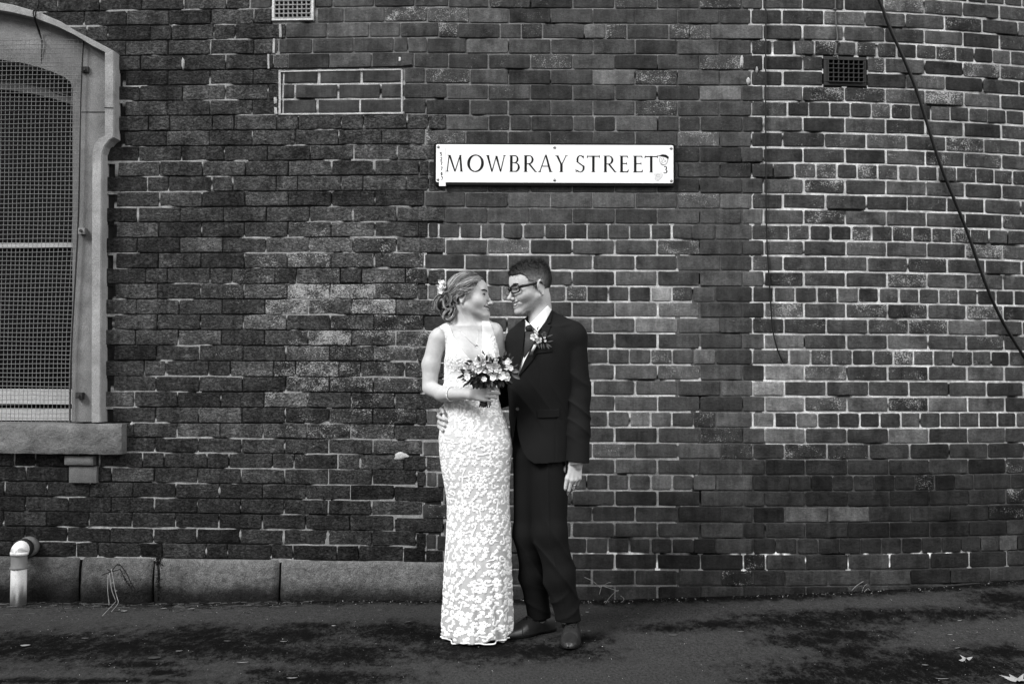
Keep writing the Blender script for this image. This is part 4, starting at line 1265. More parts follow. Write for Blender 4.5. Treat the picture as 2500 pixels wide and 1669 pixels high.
def maple(px, py, size, ang, tone, label, fold, lobes):
    c = PG(px, py); V = [(0, 0, 0.012)]
    n = len(lobes) * 4
    for i in range(n):
        t = i / 4; k = int(t) % len(lobes); f = t - int(t)
        a0 = lobes[k][0]; a1 = lobes[(k + 1) % len(lobes)][0] + (360 if k == len(lobes) - 1 else 0)
        a = R(a0 + (a1 - a0) * f); r0 = lobes[k][1]; r1 = lobes[(k + 1) % len(lobes)][1]
        r_ = (r0, .62 * r0, .40 * (r0 + r1) / 2, .62 * r1)[i % 4]
        x, y = r_ * size * math.cos(a), r_ * size * math.sin(a)
        V.append((x, y, 0.004 + fold * (abs(y) * .5 + 0.012 * math.sin(a * 3 + 1)) + (0.3 * fold * r_ * size if i % 4 == 0 else 0)))
    V = np.array(V); ca, sa_ = math.cos(ang), math.sin(ang)
    X = V[:, 0] * ca - V[:, 1] * sa_ + c[0]; Y = V[:, 0] * sa_ + V[:, 1] * ca + c[1]
    mb = MB().add(np.stack([X, Y, V[:, 2] + float(ground_z(c[0], c[1]))], 1), [(0, 1 + i, 1 + (i + 1) % n) for i in range(n)], np.array([tone] * 3))
    tube(mb, [(c[0], c[1], .012), (c[0] - .02 * ca, c[1] - .04, .004)], .0012, 4)
    o = mb.build('maple_leaf', M_LEAF, None, smooth=True); tag(o, label, 'leaf', 'fallen leaves on the pavement')
    md = o.modifiers.new('t', 'SUBSURF'); md.levels = md.render_levels = 1; md.subdivision_type = 'SIMPLE'
maple(2358, 1617, 0.034, 0.2, 1.5, 'pale star-shaped leaf curled up at the lower right', 0.55, [(0, 1), (60, .75), (120, .8), (180, 1.0), (240, .5), (300, .6)])
maple(2486, 1664, 0.070, 2.6, 1.7, 'big pale lobed leaf cut off by the lower right corner', 0.4, [(-50, .8), (0, 1), (42, .9), (90, .8), (140, 1), (200, .9), (250, .7)])
# ------------------------------------------------------------------ implicit modelling: smooth unions meshed by sparse surface nets
def smin(a, b, k):
    if k <= 0: return np.minimum(a, b)
    h = np.maximum(k - np.abs(a - b), 0) / k
    return np.minimum(a, b) - h * h * k * 0.25
def smax(a, b, k): return -smin(-a, -b, k)
def cap(p, a, b, ra, rb=None):
    rb = ra if rb is None else rb
    a, b = np.asarray(a, float), np.asarray(b, float)
    ab = b - a; t = np.clip(((p - a) @ ab) / max(ab @ ab, 1e-12), 0, 1)
    return np.linalg.norm(p - a - t[:, None] * ab, axis=1) - (ra + (rb - ra) * t)
def ell(p, c, r, M=None):
    q = p - np.asarray(c, float)
    if M is not None: q = q @ M
    r = np.asarray(r, float)
    k0 = np.linalg.norm(q / r, axis=1); k1 = np.linalg.norm(q / (r * r), axis=1)
    return k0 * (k0 - 1.0) / np.maximum(k1, 1e-9)
def sph(p, c, r): return np.linalg.norm(p - np.asarray(c, float), axis=1) - r
def chain(p, pts, rs, k=0.0):
    d = None
    for i in range(len(pts) - 1):
        e = cap(p, pts[i], pts[i + 1], rs[i], rs[i + 1]); d = e if d is None else smin(d, e, k)
    return d
def loft(p, zs, cx, cy, ax, ay, pw=2.0):
    """stack of superellipses along z"""
    z = p[:, 2]; zc = np.clip(z, zs[0], zs[-1])
    CX, CY, AX, AY = [np.interp(zc, zs, v) for v in (cx, cy, ax, ay)]
    x, y = np.abs(p[:, 0] - CX), np.abs(p[:, 1] - CY)
    q = ((x / AX) ** pw + (y / AY) ** pw) ** (1 / pw)
    d = (q - 1) * np.minimum(AX, AY) * 0.92
    return np.where((z < zs[0]) | (z > zs[-1]), np.maximum(d, np.abs(z - zc)), d)
def smooth_levels(L, n=40):
    """L rows (z, ...) in any order -> finely interpolated, smoothed columns"""
    L = np.array(sorted(L)); C = catmull(L, 6); C = C[np.argsort(C[:, 0])]
    return [C[:, i] for i in range(C.shape[1])]
_OFF = np.array([[i, j, k] for i in (0, 1) for j in (0, 1) for k in (0, 1)])
def mesh_sdf(f, lo, hi, h):
    """surface of f=0 inside the box; refines only cells near the surface"""
    lo, hi = np.asarray(lo, float), np.asarray(hi, float)
    lv = 3; H = h * 2 ** lv
    n = np.ceil((hi - lo) / H).astype(int) + 1
    I = np.stack(np.meshgrid(*[np.arange(k) for k in n], indexing='ij'), -1).reshape(-1, 3)
    for l in range(lv, 0, -1):
        c = lo + (I + 0.5) * (h * 2 ** l)
        I = I[np.abs(f(c)) < h * 2 ** l * 1.45]
        I = (I[:, None, :] * 2 + _OFF[None]).reshape(-1, 3)
    c = lo + (I + 0.5) * h
    I = I[np.abs(f(c)) < h * 1.6]
    B = 1 << 12
    def key(q): return (q[..., 0] * B + q[..., 1]) * B + q[..., 2]
    ck = key(I[:, None, :] + _OFF[None])
    uk, inv = np.unique(ck, return_inverse=True); inv = inv.reshape(ck.shape)
    uq = np.stack([uk // (B * B), (uk // B) % B, uk % B], -1)
    val = f(lo + uq * h); val = np.where(val == 0, 1e-9, val)
    cv = val[inv]
    act = (cv.min(1) < 0) & (cv.max(1) > 0)
    I, cv = I[act], cv[act]
    cellk = key(I); order = np.argsort(cellk); I, cv, cellk = I[order], cv[order], cellk[order]
    S = np.zeros((len(I), 3)); N = np.zeros(len(I))
    E = [(a, b) for a in range(8) for b in range(a + 1, 8) if np.abs(_OFF[a] - _OFF[b]).sum() == 1]
    for a, b in E:
        m = (cv[:, a] < 0) != (cv[:, b] < 0)
        t = cv[m, a] / (cv[m, a] - cv[m, b])
        S[m] += _OFF[a] + t[:, None] * (_OFF[b] - _OFF[a]); N[m] += 1
    V = lo + (I + S / N[:, None]) * h
    faces = []
    def find(q):
        k = key(q); i = np.searchsorted(cellk, k); i = np.minimum(i, len(cellk) - 1)
        return np.where(cellk[i] == k, i, -1)
    for ax in range(3):
        a, b = (ax + 1) % 3, (ax + 2) % 3
        d = np.zeros(3, int); d[ax] = 1
        s0 = cv[:, 0] < 0; s1 = cv[:, int(d @ np.array([4, 2, 1]))] < 0
        m = s0 != s1
        q = I[m]; da = np.zeros(3, int); da[a] = 1; db = np.zeros(3, int); db[b] = 1
        i0, i1, i2, i3 = find(q), find(q - da), find(q - da - db), find(q - db)
        ok = (i0 >= 0) & (i1 >= 0) & (i2 >= 0) & (i3 >= 0)
        F = np.stack([i0, i1, i2, i3], 1)
        fl = s0[m]
        F = np.where(fl[:, None], F, F[:, ::-1])
        faces.append(F[ok])
    return V, np.concatenate(faces)
def fix_orient(V, F, f):
    """flip if the faces look inward"""
    c = V[F].mean(1)[:2000]; nrm = np.cross(V[F[:2000, 1]] - V[F[:2000, 0]], V[F[:2000, 2]] - V[F[:2000, 0]])
    nrm /= np.maximum(np.linalg.norm(nrm, axis=1, keepdims=True), 1e-12)
    s = f(c + nrm * 0.001) - f(c - nrm * 0.001)
    return F if s.mean() > 0 else F[:, ::-1]
def sdf_obj(name, f, lo, hi, h, mat, parent, tone=None, mb=None):
    V, F = mesh_sdf(f, lo, hi, h)
    F = fix_orient(V, F, f)
    A = None if tone is None else tone(V)
    if A is not None and A.ndim == 1: A = np.stack([A] * 3, 1)
    m = mb or MB()
    m.add(V, F, A)
    return m.build(name, mat, parent, smooth=True) if mb is None else m
class Frame:
    """local axes: f forward, s toward the figure's left, u up"""
    def __init__(self, o, f, u):
        self.o = np.asarray(o, float); self.f = unit(f)
        self.s = unit(np.cross(u, self.f)); self.u = np.cross(self.f, self.s)
        self.M = np.stack([self.f, self.s, self.u], 1)
    def w(self, a, b, c): return self.o + self.M @ np.array([a, b, c], float)
    def l(self, p): return (p - self.o) @ self.M
    def d(self, v): return self.M @ np.asarray(v, float)
# ------------------------------------------------------------------ people
M_SKIN = material('skin', 0.44, 0.5, 0.16, 70.0, 0.0006, 420.0, attr=True, spec=0.22, sss=0.12)
M_HAIRD = material('dark_short_hair', 0.016, 0.6, 0.4, 90.0, attr=True, spec=0.1)
M_HAIRL = material('fair_brown_hair', 0.17, 0.42, 0.35, 60.0, attr=True, spec=0.35)
M_SUIT = material('charcoal_wool_suit', 0.0115, 0.9, 0.25, 7.0, 0.0006, 420.0, attr=True, spec=0.03)
M_TROU = material('charcoal_wool_trousers', 0.0085, 0.9, 0.25, 7.0, 0.0006, 420.0, attr=True, spec=0.03)
M_SHIRT = material('white_cotton_shirt', 0.80, 0.8, 0.04, 20.0)
M_VEST = material('mid_grey_waistcoat', 0.17, 0.85, 0.15, 60.0, 0.0004, 400.0)
M_TIE = material('dark_satin_tie', 0.016, 0.5, 0.2, 50.0, spec=0.15)
M_SHOE = material('polished_brown_leather', 0.017, 0.28, 0.45, 18.0, spec=0.42, attr=True)
M_SOLE = material('black_sole', 0.006, 0.6, 0.2, 20.0)
M_EYE = material('eye_white', 0.45, 0.2, 0.1, 40.0, spec=0.5)
M_IRIS = material('dark_iris', 0.015, 0.2, 0.2, 80.0, spec=0.5)
M_BROW = material('brow_hair', 0.008, 0.8, 0.4, 200.0)
M_TEETH = material('teeth', 0.72, 0.3, 0.05, 40.0, spec=0.3)
M_FRAMES = material('dark_spectacle_frame', 0.010, 0.25, 0.6, 90.0, spec=0.4)
M_GOLD = material('pale_metal', 0.55, 0.25, 0.1, 40.0, metal=0.9)

def poly2(p, pts):
    """signed distance to an upright polygon (x, z), negative inside"""
    x, z = p[:, 0], p[:, 2]
    d = np.full(len(p), 1e9); ins = np.zeros(len(p), bool)
    n = len(pts)
    for i in range(n):
        a, b = pts[i], pts[(i + 1) % n]
        ex, ez = b[0] - a[0], b[1] - a[1]
        wx, wz = x - a[0], z - a[1]
        t = np.clip((wx * ex + wz * ez) / (ex * ex + ez * ez + 1e-12), 0, 1)
        d = np.minimum(d, (wx - ex * t) ** 2 + (wz - ez * t) ** 2)
        c = ((a[1] > z) != (b[1] > z)) & (x < (b[0] - a[0]) * (z - a[1]) / (b[1] - a[1] + 1e-12) + a[0])
        ins ^= c
    d = np.sqrt(d)
    return np.where(ins, -d, d)
def pp(L, Y):
    r = []
    for a, b in L:
        q = P(a, b, Y); r.append((q[0], q[2]))
    return r
def near(p, c, r, fn):
    q = np.linalg.norm(p - np.asarray(c), axis=1)
    out = np.maximum(q - r, 0) + 0.04
    m = q < r
    if m.any(): out[m] = fn(p[m])
    return out

def mouth_slot(m, female):
    mo = 0.0060 if female else 0.0080
    return chain(m, [(0.1030, 0, -0.0705), (0.0960, 0.017, -0.0675), (0.0840, 0.0295, -0.0560)], [mo, mo * .92, 0.0020])
def head_local(q, female):
    """head in its own axes (forward, left, up); eye level is u = 0"""
    S = np.abs(q[:, 1]); m = np.stack([q[:, 0], S, q[:, 2]], 1)
    d = ell(m, (-0.012, 0, 0.032), (0.097, 0.075, 0.080))
    d = smin(d, ell(m, (0.028, 0, -0.018), (0.062, 0.058, 0.082)), 0.04)
    d = smin(d, ell(m, (0.040, 0, 0.040), (0.050, 0.055, 0.045)), 0.03)
    jw = 0.050 if female else 0.057
    d = smin(d, cap(m, (-0.004, jw, -0.050), (0.072, 0.014, -0.095 if female else -0.099), 0.013, 0.014), 0.035)
    d = smin(d, ell(m, (0.087 if female else 0.081, 0, -0.097 if female else -0.103), (0.017, 0.018 if female else 0.022, 0.017)), 0.022)
    d = smin(d, sph(m, (0.050, 0.043, -0.030), 0.022), 0.03)
    d = smin(d, sph(m, (0.068, 0.032, -0.040), 0.0150), 0.024)
    d = smin(d, cap(m, (0.083, 0, 0.020), (0.074, 0.034, 0.021), 0.009 if female else 0.012, 0.008), 0.02)
    d = smax(d, -sph(m, (0.102, 0.031, 0.001), 0.0175), 0.014)
    d = smin(d, sph(m, (0.0735, 0.031, -0.001), 0.0128), 0.006)
    d = smin(d, ell(m, (0.078, 0, -0.066), (0.022, 0.033, 0.021)), 0.018)
    nl = 0.002 if female else 0.004
    nu = 0.004 if female else 0.0
    d = smin(d, cap(m, (0.086, 0, 0.010), (0.110 + nl, 0, -0.034 - nu), 0.0065, 0.0080), 0.014)
    d = smin(d, sph(m, (0.1125 + nl, 0, -0.0365 - nu), 0.0080 if female else 0.0100), 0.006)
    d = smin(d, sph(m, (0.1015, 0.0105, -0.0425), 0.0072 if female else 0.0085), 0.006)
    d = smax(d, -sph(m, (0.1055, 0.0062, -0.0495), 0.0030), 0.002)
    lw = 0.0058 if female else 0.0046
    lo_ = 0.0 if female else 0.0022
    d = smin(d, chain(m, [(0.1010, 0, -0.0605 + lo_ * .8), (0.0940, 0.016, -0.0590 + lo_ * .8), (0.0795, 0.0315, -0.0520)], [lw, lw * .8, 0.003], 0.004), 0.005)
    d = smin(d, chain(m, [(0.0975, 0, -0.0805 - lo_), (0.0910, 0.016, -0.0770 - lo_), (0.0795, 0.030, -0.0575)], [lw * 1.05, lw * .85, 0.003], 0.004), 0.005)
    d = smax(d, -mouth_slot(m, female), 0.002)
    # smile fold
    d = smax(d, -cap(m, (0.096, 0.0195, -0.044), (0.080, 0.0365, -0.062), 0.0026), 0.006)
    # ear
    e = np.array([-0.012, 0.0745, -0.006 if female else -0.014])
    def ear(t):
        M = np.array([[0.94, -0.34, 0.0], [0.34, 0.94, 0.0], [0, 0, 1.0]])  # flares outward toward the back
        M = M @ np.array([[math.cos(0.2), 0, math.sin(0.2)], [0, 1, 0], [-math.sin(0.2), 0, math.cos(0.2)]])
        v = (t - e) @ M / 1.13
        g_ = ell(v, (-0.004, 0, 0.002), (0.0180, 0.0045, 0.027))
        pts = [(0.009, 0.003, -0.006), (0.010, 0.004, 0.014), (0.003, 0.005, 0.028), (-0.010, 0.006, 0.030), (-0.019, 0.006, 0.019), (-0.018, 0.005, 0.002), (-0.010, 0.003, -0.016), (-0.002, 0.002, -0.027)]
        h = chain(v, pts, [.003, .003, .0036, .0040, .0040, .0038, .0040, .0052])
        g_ = smin(g_, h, 0.004)
        g_ = smax(g_, -ell(v, (-0.003, 0.008, 0.003), (0.0105, 0.0062, 0.0160)), 0.003)
        return g_ * 1.13
    d = smin(d, near(m, e, 0.055, ear), 0.004)
    return d

def hand_prims(w, d, n, side, sc, curls, thumb, spread=0.0, tcurl=None):
    """w wrist, d toward the fingers, n out of the back of the hand, side +1/-1 picks the thumb's side"""
    d = unit(d); n = unit(np.asarray(n) - d * np.dot(n, d)); t = np.cross(d, n) * side
    w = np.asarray(w, float)
    off = [0.027, 0.009, -0.009, -0.026]; ln = [0.084, 0.088, 0.083, 0.074]
    seg = [(0.042, 0.025, 0.020), (0.046, 0.029, 0.021), (0.042, 0.027, 0.020), (0.033, 0.020, 0.017)]
    palm, fingers, tips = [], [], []
    for i in range(4):
        k = w + (d * ln[i] + t * off[i] + n * (0.004 - 0.003 * abs(i - 1.2))) * sc
        palm.append((w + t * off[i] * 0.55 * sc + d * 0.006 * sc, k, 0.0130 * sc, 0.0105 * sc))
        a = 0.0; q = k; rr = [0.0088, 0.0082, 0.0074, 0.0062] if i < 3 else [0.0078, 0.0072, 0.0065, 0.0055]
        dd0 = unit(d + t * spread * (1.5 - i))
        for j in range(3):
            a += curls[i][j]
            v = dd0 * math.cos(R(a)) - n * math.sin(R(a))
            q2 = q + v * seg[i][j] * sc
            fingers.append((q, q2, rr[j] * sc, rr[j + 1] * sc)); q = q2
        tips.append((q, v))
    T0 = w + (t * 0.020 + d * 0.018 - n * 0.004) * sc
    pts = [T0] + [w + (d * a + t * b + n * c) * sc for a, b, c in thumb]
    th = [(pts[i], pts[i + 1], (0.0145, 0.0105, 0.0088, 0.007)[i] * sc, (0.0105, 0.0092, 0.0072, 0.006)[i] * sc) for i in range(len(pts) - 1)]
    return palm, fingers, th, tips
def hand_sdf(p, H):
    palm, fingers, th, _ = H
    d = None
    for a in palm:
        e = cap(p, *a); d = e if d is None else smin(d, e, 0.010)
    f = None
    for i in range(4):
        g_ = None
        for a in fingers[i * 3:i * 3 + 3]:
            e = cap(p, *a); g_ = e if g_ is None else smin(g_, e, 0.003)
        f = g_ if f is None else smin(f, g_, 0.0012)
    d = smin(d, f, 0.006)
    g_ = None
    for a in th:
        e = cap(p, *a); g_ = e if g_ is None else smin(g_, e, 0.006)
    return smin(d, g_, 0.007)
def rows(L, Y, base=4):
    """picture rows (py, left, right, half depth[, centre shift]) -> loft levels"""
    out = []
    for r in L:
        a, b = P(r[1], r[0], Y), P(r[2], r[0], Y)
        out.append((a[2], (a[0] + b[0]) / 2, Y + (r[4] if len(r) > 4 else 0), (b[0] - a[0]) / 2, r[3]))
    return smooth_levels(out)

def face_surface(fn, s, u, off=0.0):
    """walk from the front to the head's surface in its own axes"""
    f = np.linspace(0.14, 0.0, 281)
    p = np.stack([f, np.full(281, s), np.full(281, u)], 1)
    v = fn(p); i = int(np.argmax(v < 0))
    return f[i] + off
def face_parts(fr, sc, female, parent, near_s):
    fn = lambda q: head_local(q, female)
    for sg in (1, -1):
        # eye: white, iris
        e = MB(); c = np.array([0.0742, 0.031 * sg, -0.0015])
        look = unit(np.array([1.0, 0.0, 0.0]))
        V = []
        for j in range(7):
            for i in range(12):
                a = 2 * math.pi * i / 12; b = R(10 + j * 9) if j else 0.0
                V.append(fr.w(*((c + 0.0129 * np.array([math.cos(b), math.sin(b) * math.cos(a), 0.42 * math.sin(b) * math.sin(a)])) * sc)))
        e.add(V, grid_faces(7, 12, True)); ey = e.build('eye', M_EYE, parent, smooth=True)
        e = MB(); V = []
        for j in range(4):
            for i in range(12):
                a = 2 * math.pi * i / 12; b = R(8 * j)
                V.append(fr.w(*((c + 0.0134 * np.array([math.cos(b), math.sin(b) * math.cos(a) + 0.05, 0.75 * math.sin(b) * math.sin(a)])) * sc)))
        e.add(V, grid_faces(4, 12, True)); e.build('iris', M_IRIS, ey, smooth=True)
        # lash line
        e = MB(); pts = []
        for q in np.linspace(-1, 1, 9):
            s = (0.031 + q * 0.0145) * sg; u = 0.0040 * (1 - q * q) - 0.0012 * q + 0.0004
            pts.append(fr.w(*(np.array([face_surface(fn, s, u, 0.0012), s, u]) * sc)))
        tube(e, pts, np.array([.0006, .0010, .0013, .0015, .0016, .0018, .0018, .0016, .0008]) * (1.7 if female else 0.9), 5)
        e.build('eyelashes', M_BROW, parent, smooth=True)
        e = MB()
        for k in range(60):
            q = random.uniform(-1, 1); s = (0.030 + q * 0.019) * sg; u = 0.0195 + 0.0035 * (1 - (q - .25) ** 2) + random.gauss(0, 0.0011) * (1.0 if female else 1.5) - (0.002 if q > .7 else 0)
            a_ = np.array([face_surface(fn, s, u, 0.0006), s, u]) * sc; s2 = s + 0.006 * sg; u2 = u + random.uniform(-.001, .0012)
            b_ = np.array([face_surface(fn, s2, u2, 0.0012), s2, u2]) * sc
            tube(e, [fr.w(*a_), fr.w(*b_)], [0.0018 if female else 0.0014, 0.0007], 4, caps=False)
        e.build('eyebrow', M_BROW, parent, smooth=True)
    t = MB(); V = []
    for j in range(5):
        for i in range(15):
            q = -1 + 2 * i / 14; s = 0.0275 * q; u = -0.0632 - (0.0085 if female else 0.0105) * j / 4 * (1 - 0.6 * q * q) + 0.0080 * q * q
            f = 0.0990 - 0.0180 * q * q - 0.0003 * (j - 2) ** 2 - (0.0006 if i % 2 else 0)
            V.append(fr.w(*(np.array([f, s, u]) * sc)))
    t.add(V, grid_faces(5, 15)); t.build('teeth', M_TEETH, parent, smooth=True)
def skin_tone(fr, sc, female):
    def tn(V):
        q = fr.l(V) / sc; f, s, u = q[:, 0], np.abs(q[:, 1]), q[:, 2]
        t = np.ones(len(V))
        hd = (np.abs(u) < 0.16) & (np.abs(f) < 0.16) & (s < 0.11)
        up = np.exp(-((u + 0.0615 - 0.0000 - s * 0.22) / 0.0042) ** 2); lo = np.exp(-((u + 0.0785 - s * s * 22) / 0.0055) ** 2)
        lip = np.clip(np.maximum(up, lo) * 1.3, 0, 1) * (f > 0.070) * (s < 0.030) * hd
        t = t * (1 - lip * (0.68 if female else 0.38))
        sl_ = mouth_slot(np.stack([f, s, u], 1), female)
        t = np.where((sl_ < 0.0003) & hd, 0.07, t)
        if not female:
            n = vnoise(q[:, 0] * 420, q[:, 1] * 420, q[:, 2] * 420)
            jaw = np.clip((-0.028 - u) * 40 - np.clip((0.02 - f) * 25, 0, 1), 0, 1) * np.clip((0.075 + u + 0.055) * 30, 0, 1)
            mous = np.exp(-((u + 0.054) / 0.008) ** 2) * (s < 0.03) * (f > 0.07)
            j = np.clip(np.maximum(jaw * np.clip((s + np.abs(u + 0.1)) * 22, 0.15, 1), mous * .7), 0, 1) * hd
            t = t * (1 - j * (0.05 + 0.30 * n))
        return t
    return tn

# ================================================================== groom
YG = -0.78
def g(px, py, dy=0.0): return P(px, py, YG + dy)
GROOM = empty('person', (float(g(1340, 1300)[0]), YG, 0))
tag(GROOM, 'man in dark suit, tie and glasses smiling down at the woman beside him', 'person')
HG = Frame(g(1295.5, 700, -0.01), (-math.cos(R(23)) * math.cos(R(11)), -math.sin(R(23)) * math.cos(R(11)), -math.sin(R(11))), (0, 0, 1))
SG_ = 1.0
J_rows = rows([(800, 1283, 1388, .080, .0), (815, 1262, 1400, .100, .0), (835, 1247, 1404, .115), (870, 1240, 1404, .124), (920, 1239, 1403, .122), (985, 1241, 1399, .112), (1040, 1245, 1399, .115), (1090, 1249, 1401, .120), (1150, 1254, 1402, .122)], YG)
SLEEVE_L = [g(1398, 828, -0.008), g(1411, 968, -0.012), g(1411, 1050, -0.045), g(1409, 1135, -0.065)]
SLEEVE_R = [g(1266, 832, 0.01), g(1238, 962, 0.165), g(1190, 985, 0.20), g(1118, 1006, 0.20)]
def jacket_core(p):
    d = loft(p, *J_rows)
    d = smin(d, cap(p, g(1326, 775, 0.012), g(1396, 815, 0.0), 0.045, 0.060), 0.05)
    d = smin(d, cap(p, g(1318, 778, 0.005), g(1266, 822, 0.0), 0.042, 0.050), 0.05)
    return d
def folds(p, c, dirn, freq, amp):
    dirn = unit(dirn); x = (p - c) @ dirn
    return amp * 0.5 - 1.9 * amp * (1 - np.abs(np.sin(x * freq * 0.5 + 1.6 * np.sin((p @ np.array([7.0, 5.0, 9.0])))))) ** 2
def smin_v(a, b, k):
    h = np.maximum(k - np.abs(a - b), 0) / k
    return np.minimum(a, b) - h * h * k * 0.25
def jacket_all(p):
    d = jacket_core(p) + folds(p, g(1263, 998), (1, 0.2, 0.55), 60, 0.0018) * np.exp(-((p[:, 2] - g(1263, 985)[2]) / 0.12) ** 2)
    s1 = chain(p, SLEEVE_L, [0.066, 0.058, 0.0555, 0.0550], 0.02)
    s1 = s1 + folds(p, SLEEVE_L[1], (0.75, 0.1, 1), 64, 0.0050) * np.exp(-((p[:, 2] - SLEEVE_L[1][2]) / 0.20) ** 2) * np.clip((p[:, 2] - SLEEVE_L[2][2] + .1) * 10, 0, 1)
    s1 = np.maximum(s1, SLEEVE_L[3][2] + 0.015 + (p[:, 0] - SLEEVE_L[3][0]) * -0.10 - p[:, 2])
    s2 = chain(p, SLEEVE_R, [0.060, 0.052, 0.050, 0.046], 0.02)
    d = smin_v(d, s1, 0.002 + 0.03 * np.clip((p[:, 2] - g(1, 862)[2]) * 16, 0, 1))
    return smin(d, s2, 0.014)
YJ = YG - 0.112
V_CUT = pp([(1280, 772), (1279, 812), (1274, 860), (1262.5, 921), (1268, 915), (1290, 870), (1308, 832), (1322, 806), (1350, 758), (1340, 738), (1300, 740)], YJ)
HEM_CUT = pp([(1263, 1004), (1262, 1045), (1268, 1075), (1277, 1106), (1288, 1121), (1304, 1131), (1304, 1170), (1240, 1170), (1256, 1060)], YJ)
z_hem = float(g(1300, 1131, -0.1)[2])
def jacket(p):
    J = jacket_all(p)
    front = p[:, 1] - (YG - 0.015)
    cut = np.maximum(np.maximum(poly2(p, V_CUT), front), -(J + 0.016))
    d = np.maximum(J, -cut)
    hc = np.maximum(poly2(p, HEM_CUT), front)
    d = np.maximum(d, -hc)
    sl = np.abs(p[:, 0] - SLEEVE_L[2][0]) < 0.062
    body_low = z_hem + (p[:, 0] - g(1320, 1)[0]) * 0.06 - p[:, 2]
    d2 = np.where(sl & (p[:, 0] > g(1379, 1)[0]), d, np.maximum(d, body_low))
    # side seam and dart as shallow grooves, armhole seam
    for L in ([(1371, 1000), (1357, 1022), (1356, 1128)], [(1320, 870), (1318, 930), (1322, 998)]):
        w = pp(L, YJ)
        for a, b in zip(w[:-1], w[1:]):
            q = p[:, [0, 2]] - np.array(a); e = np.array(b) - np.array(a); t = np.clip(q @ e / (e @ e), 0, 1)
            gd = np.linalg.norm(q - t[:, None] * e, axis=1)
            d2 = d2 + np.where(front < 0, 0.0016 * np.exp(-(gd / 0.003) ** 2), 0)
    return d2
JT = sdf_obj('suit_jacket', jacket, (g(1100, 1)[0] - .05, YG - .25, z_hem - .12), (g(1460, 1)[0], YG + .32, g(1, 725)[2]), 0.0036, M_SUIT, GROOM, lambda V: 0.9 + 0.25 * fbm(V[:, 0] * 9, V[:, 1] * 9, V[:, 2] * 9, 2))
def layer_piece(name, polys, lo_, hi_, mat, parent, h=0.0022, base=jacket_core, tone=None, Y=None):
    Y = YJ if Y is None else Y
    pl = pp(polys, Y)
    def f(p):
        J = base(p)
        return np.maximum(np.maximum(np.maximum(J - hi_, lo_ - J), poly2(p, pl)), p[:, 1] - (YG - 0.01))
    xs, zs = [q[0] for q in pl], [q[1] for q in pl]
    return sdf_obj(name, f, (min(xs) - .01, YG - .22, min(zs) - .01), (max(xs) + .01, YG + .01, max(zs) + .01), h, mat, parent, tone)
# lapels (lifted layers), pocket flap, breast welt, button
layer_piece('lapel', [(1341, 747), (1352, 757), (1345, 786), (1337, 790), (1347, 793), (1330, 832), (1300, 880), (1262.5, 924), (1279, 884), (1297, 848), (1312, 822), (1327, 795)], -0.004, 0.0048, M_SUIT, JT, 0.0020)
layer_piece('lapel', [(1283, 779), (1281, 812), (1276, 858), (1263, 919), (1250, 880), (1250, 830), (1258, 806), (1265, 796), (1272, 786)], -0.004, 0.0042, M_SUIT, JT, 0.0020)
layer_piece('pocket_flap', [(1311, 1000), (1366, 999), (1366, 1018), (1311, 1020.5)], -0.002, 0.0055, M_SUIT, JT, 0.0020)
layer_piece('breast_pocket', [(1302, 854), (1348, 850), (1348, 859), (1303, 864)], -0.002, 0.0040, M_SUIT, JT, 0.0020)
def disc3(name, c, nrm, r, th, mat, parent, n=14):
    nrm = unit(nrm); mb = MB(); tube(mb, [np.asarray(c), np.asarray(c) + nrm * th * .6, np.asarray(c) + nrm * th], [r, r, r * .8], n); return mb.build(name, mat, parent)
def front_at(fn, px, py, y0=-1.15, y1=-0.6):
    for y in np.arange(y0, y1, 0.002):
        q = P(px, py, y)
        if fn(q[None])[0] < 0: return q
    return P(px, py, y1)
M_BTN = material('horn_button', 0.03, 0.25, 0.3, 80.0, spec=0.5)
disc3('button', front_at(jacket, 1264, 998), (-.2, -1, 0.1), 0.0085, 0.004, M_BTN, JT)
for y in (1092, 1100, 1108, 1116): disc3('cuff_button', P(1437.5, y, YG - 0.07), (0.8, -.6, 0), 0.0055, 0.003, M_BTN, JT)
# waistcoat, shirt front, tie
layer_piece('waistcoat', [(1281, 812), (1262, 845), (1255, 900), (1258, 930), (1270, 930), (1300, 880), (1316, 812)], -0.022, -0.0085, M_VEST, GROOM, 0.0028)
layer_piece('waistcoat_edge', [(1296, 840), (1312, 820), (1315, 824), (1283, 880), (1265, 921), (1261, 918), (1277, 874)], -0.013, -0.0055, M_SHIRT, GROOM, 0.0020)
layer_piece('tie', [(1279.5, 808), (1303, 808), (1311, 828), (1299, 846), (1280, 874), (1278.5, 868)], -0.012, -0.0032, M_TIE, GROOM, 0.0022)
def knot(p): return ell(p, P(1292.5, 802, YG - .108), (0.0175, 0.018, 0.0215))
kc = P(1292.5, 802, YG - .108)
def neck_g(p):
    return cap(p, HG.w(-0.030, 0, -0.055), g(1320, 800, 0.008), 0.056, 0.060)
def neckpt(p): return smin(neck_g(p) - 0.010, jacket_core(p) + 0.003, 0.015)
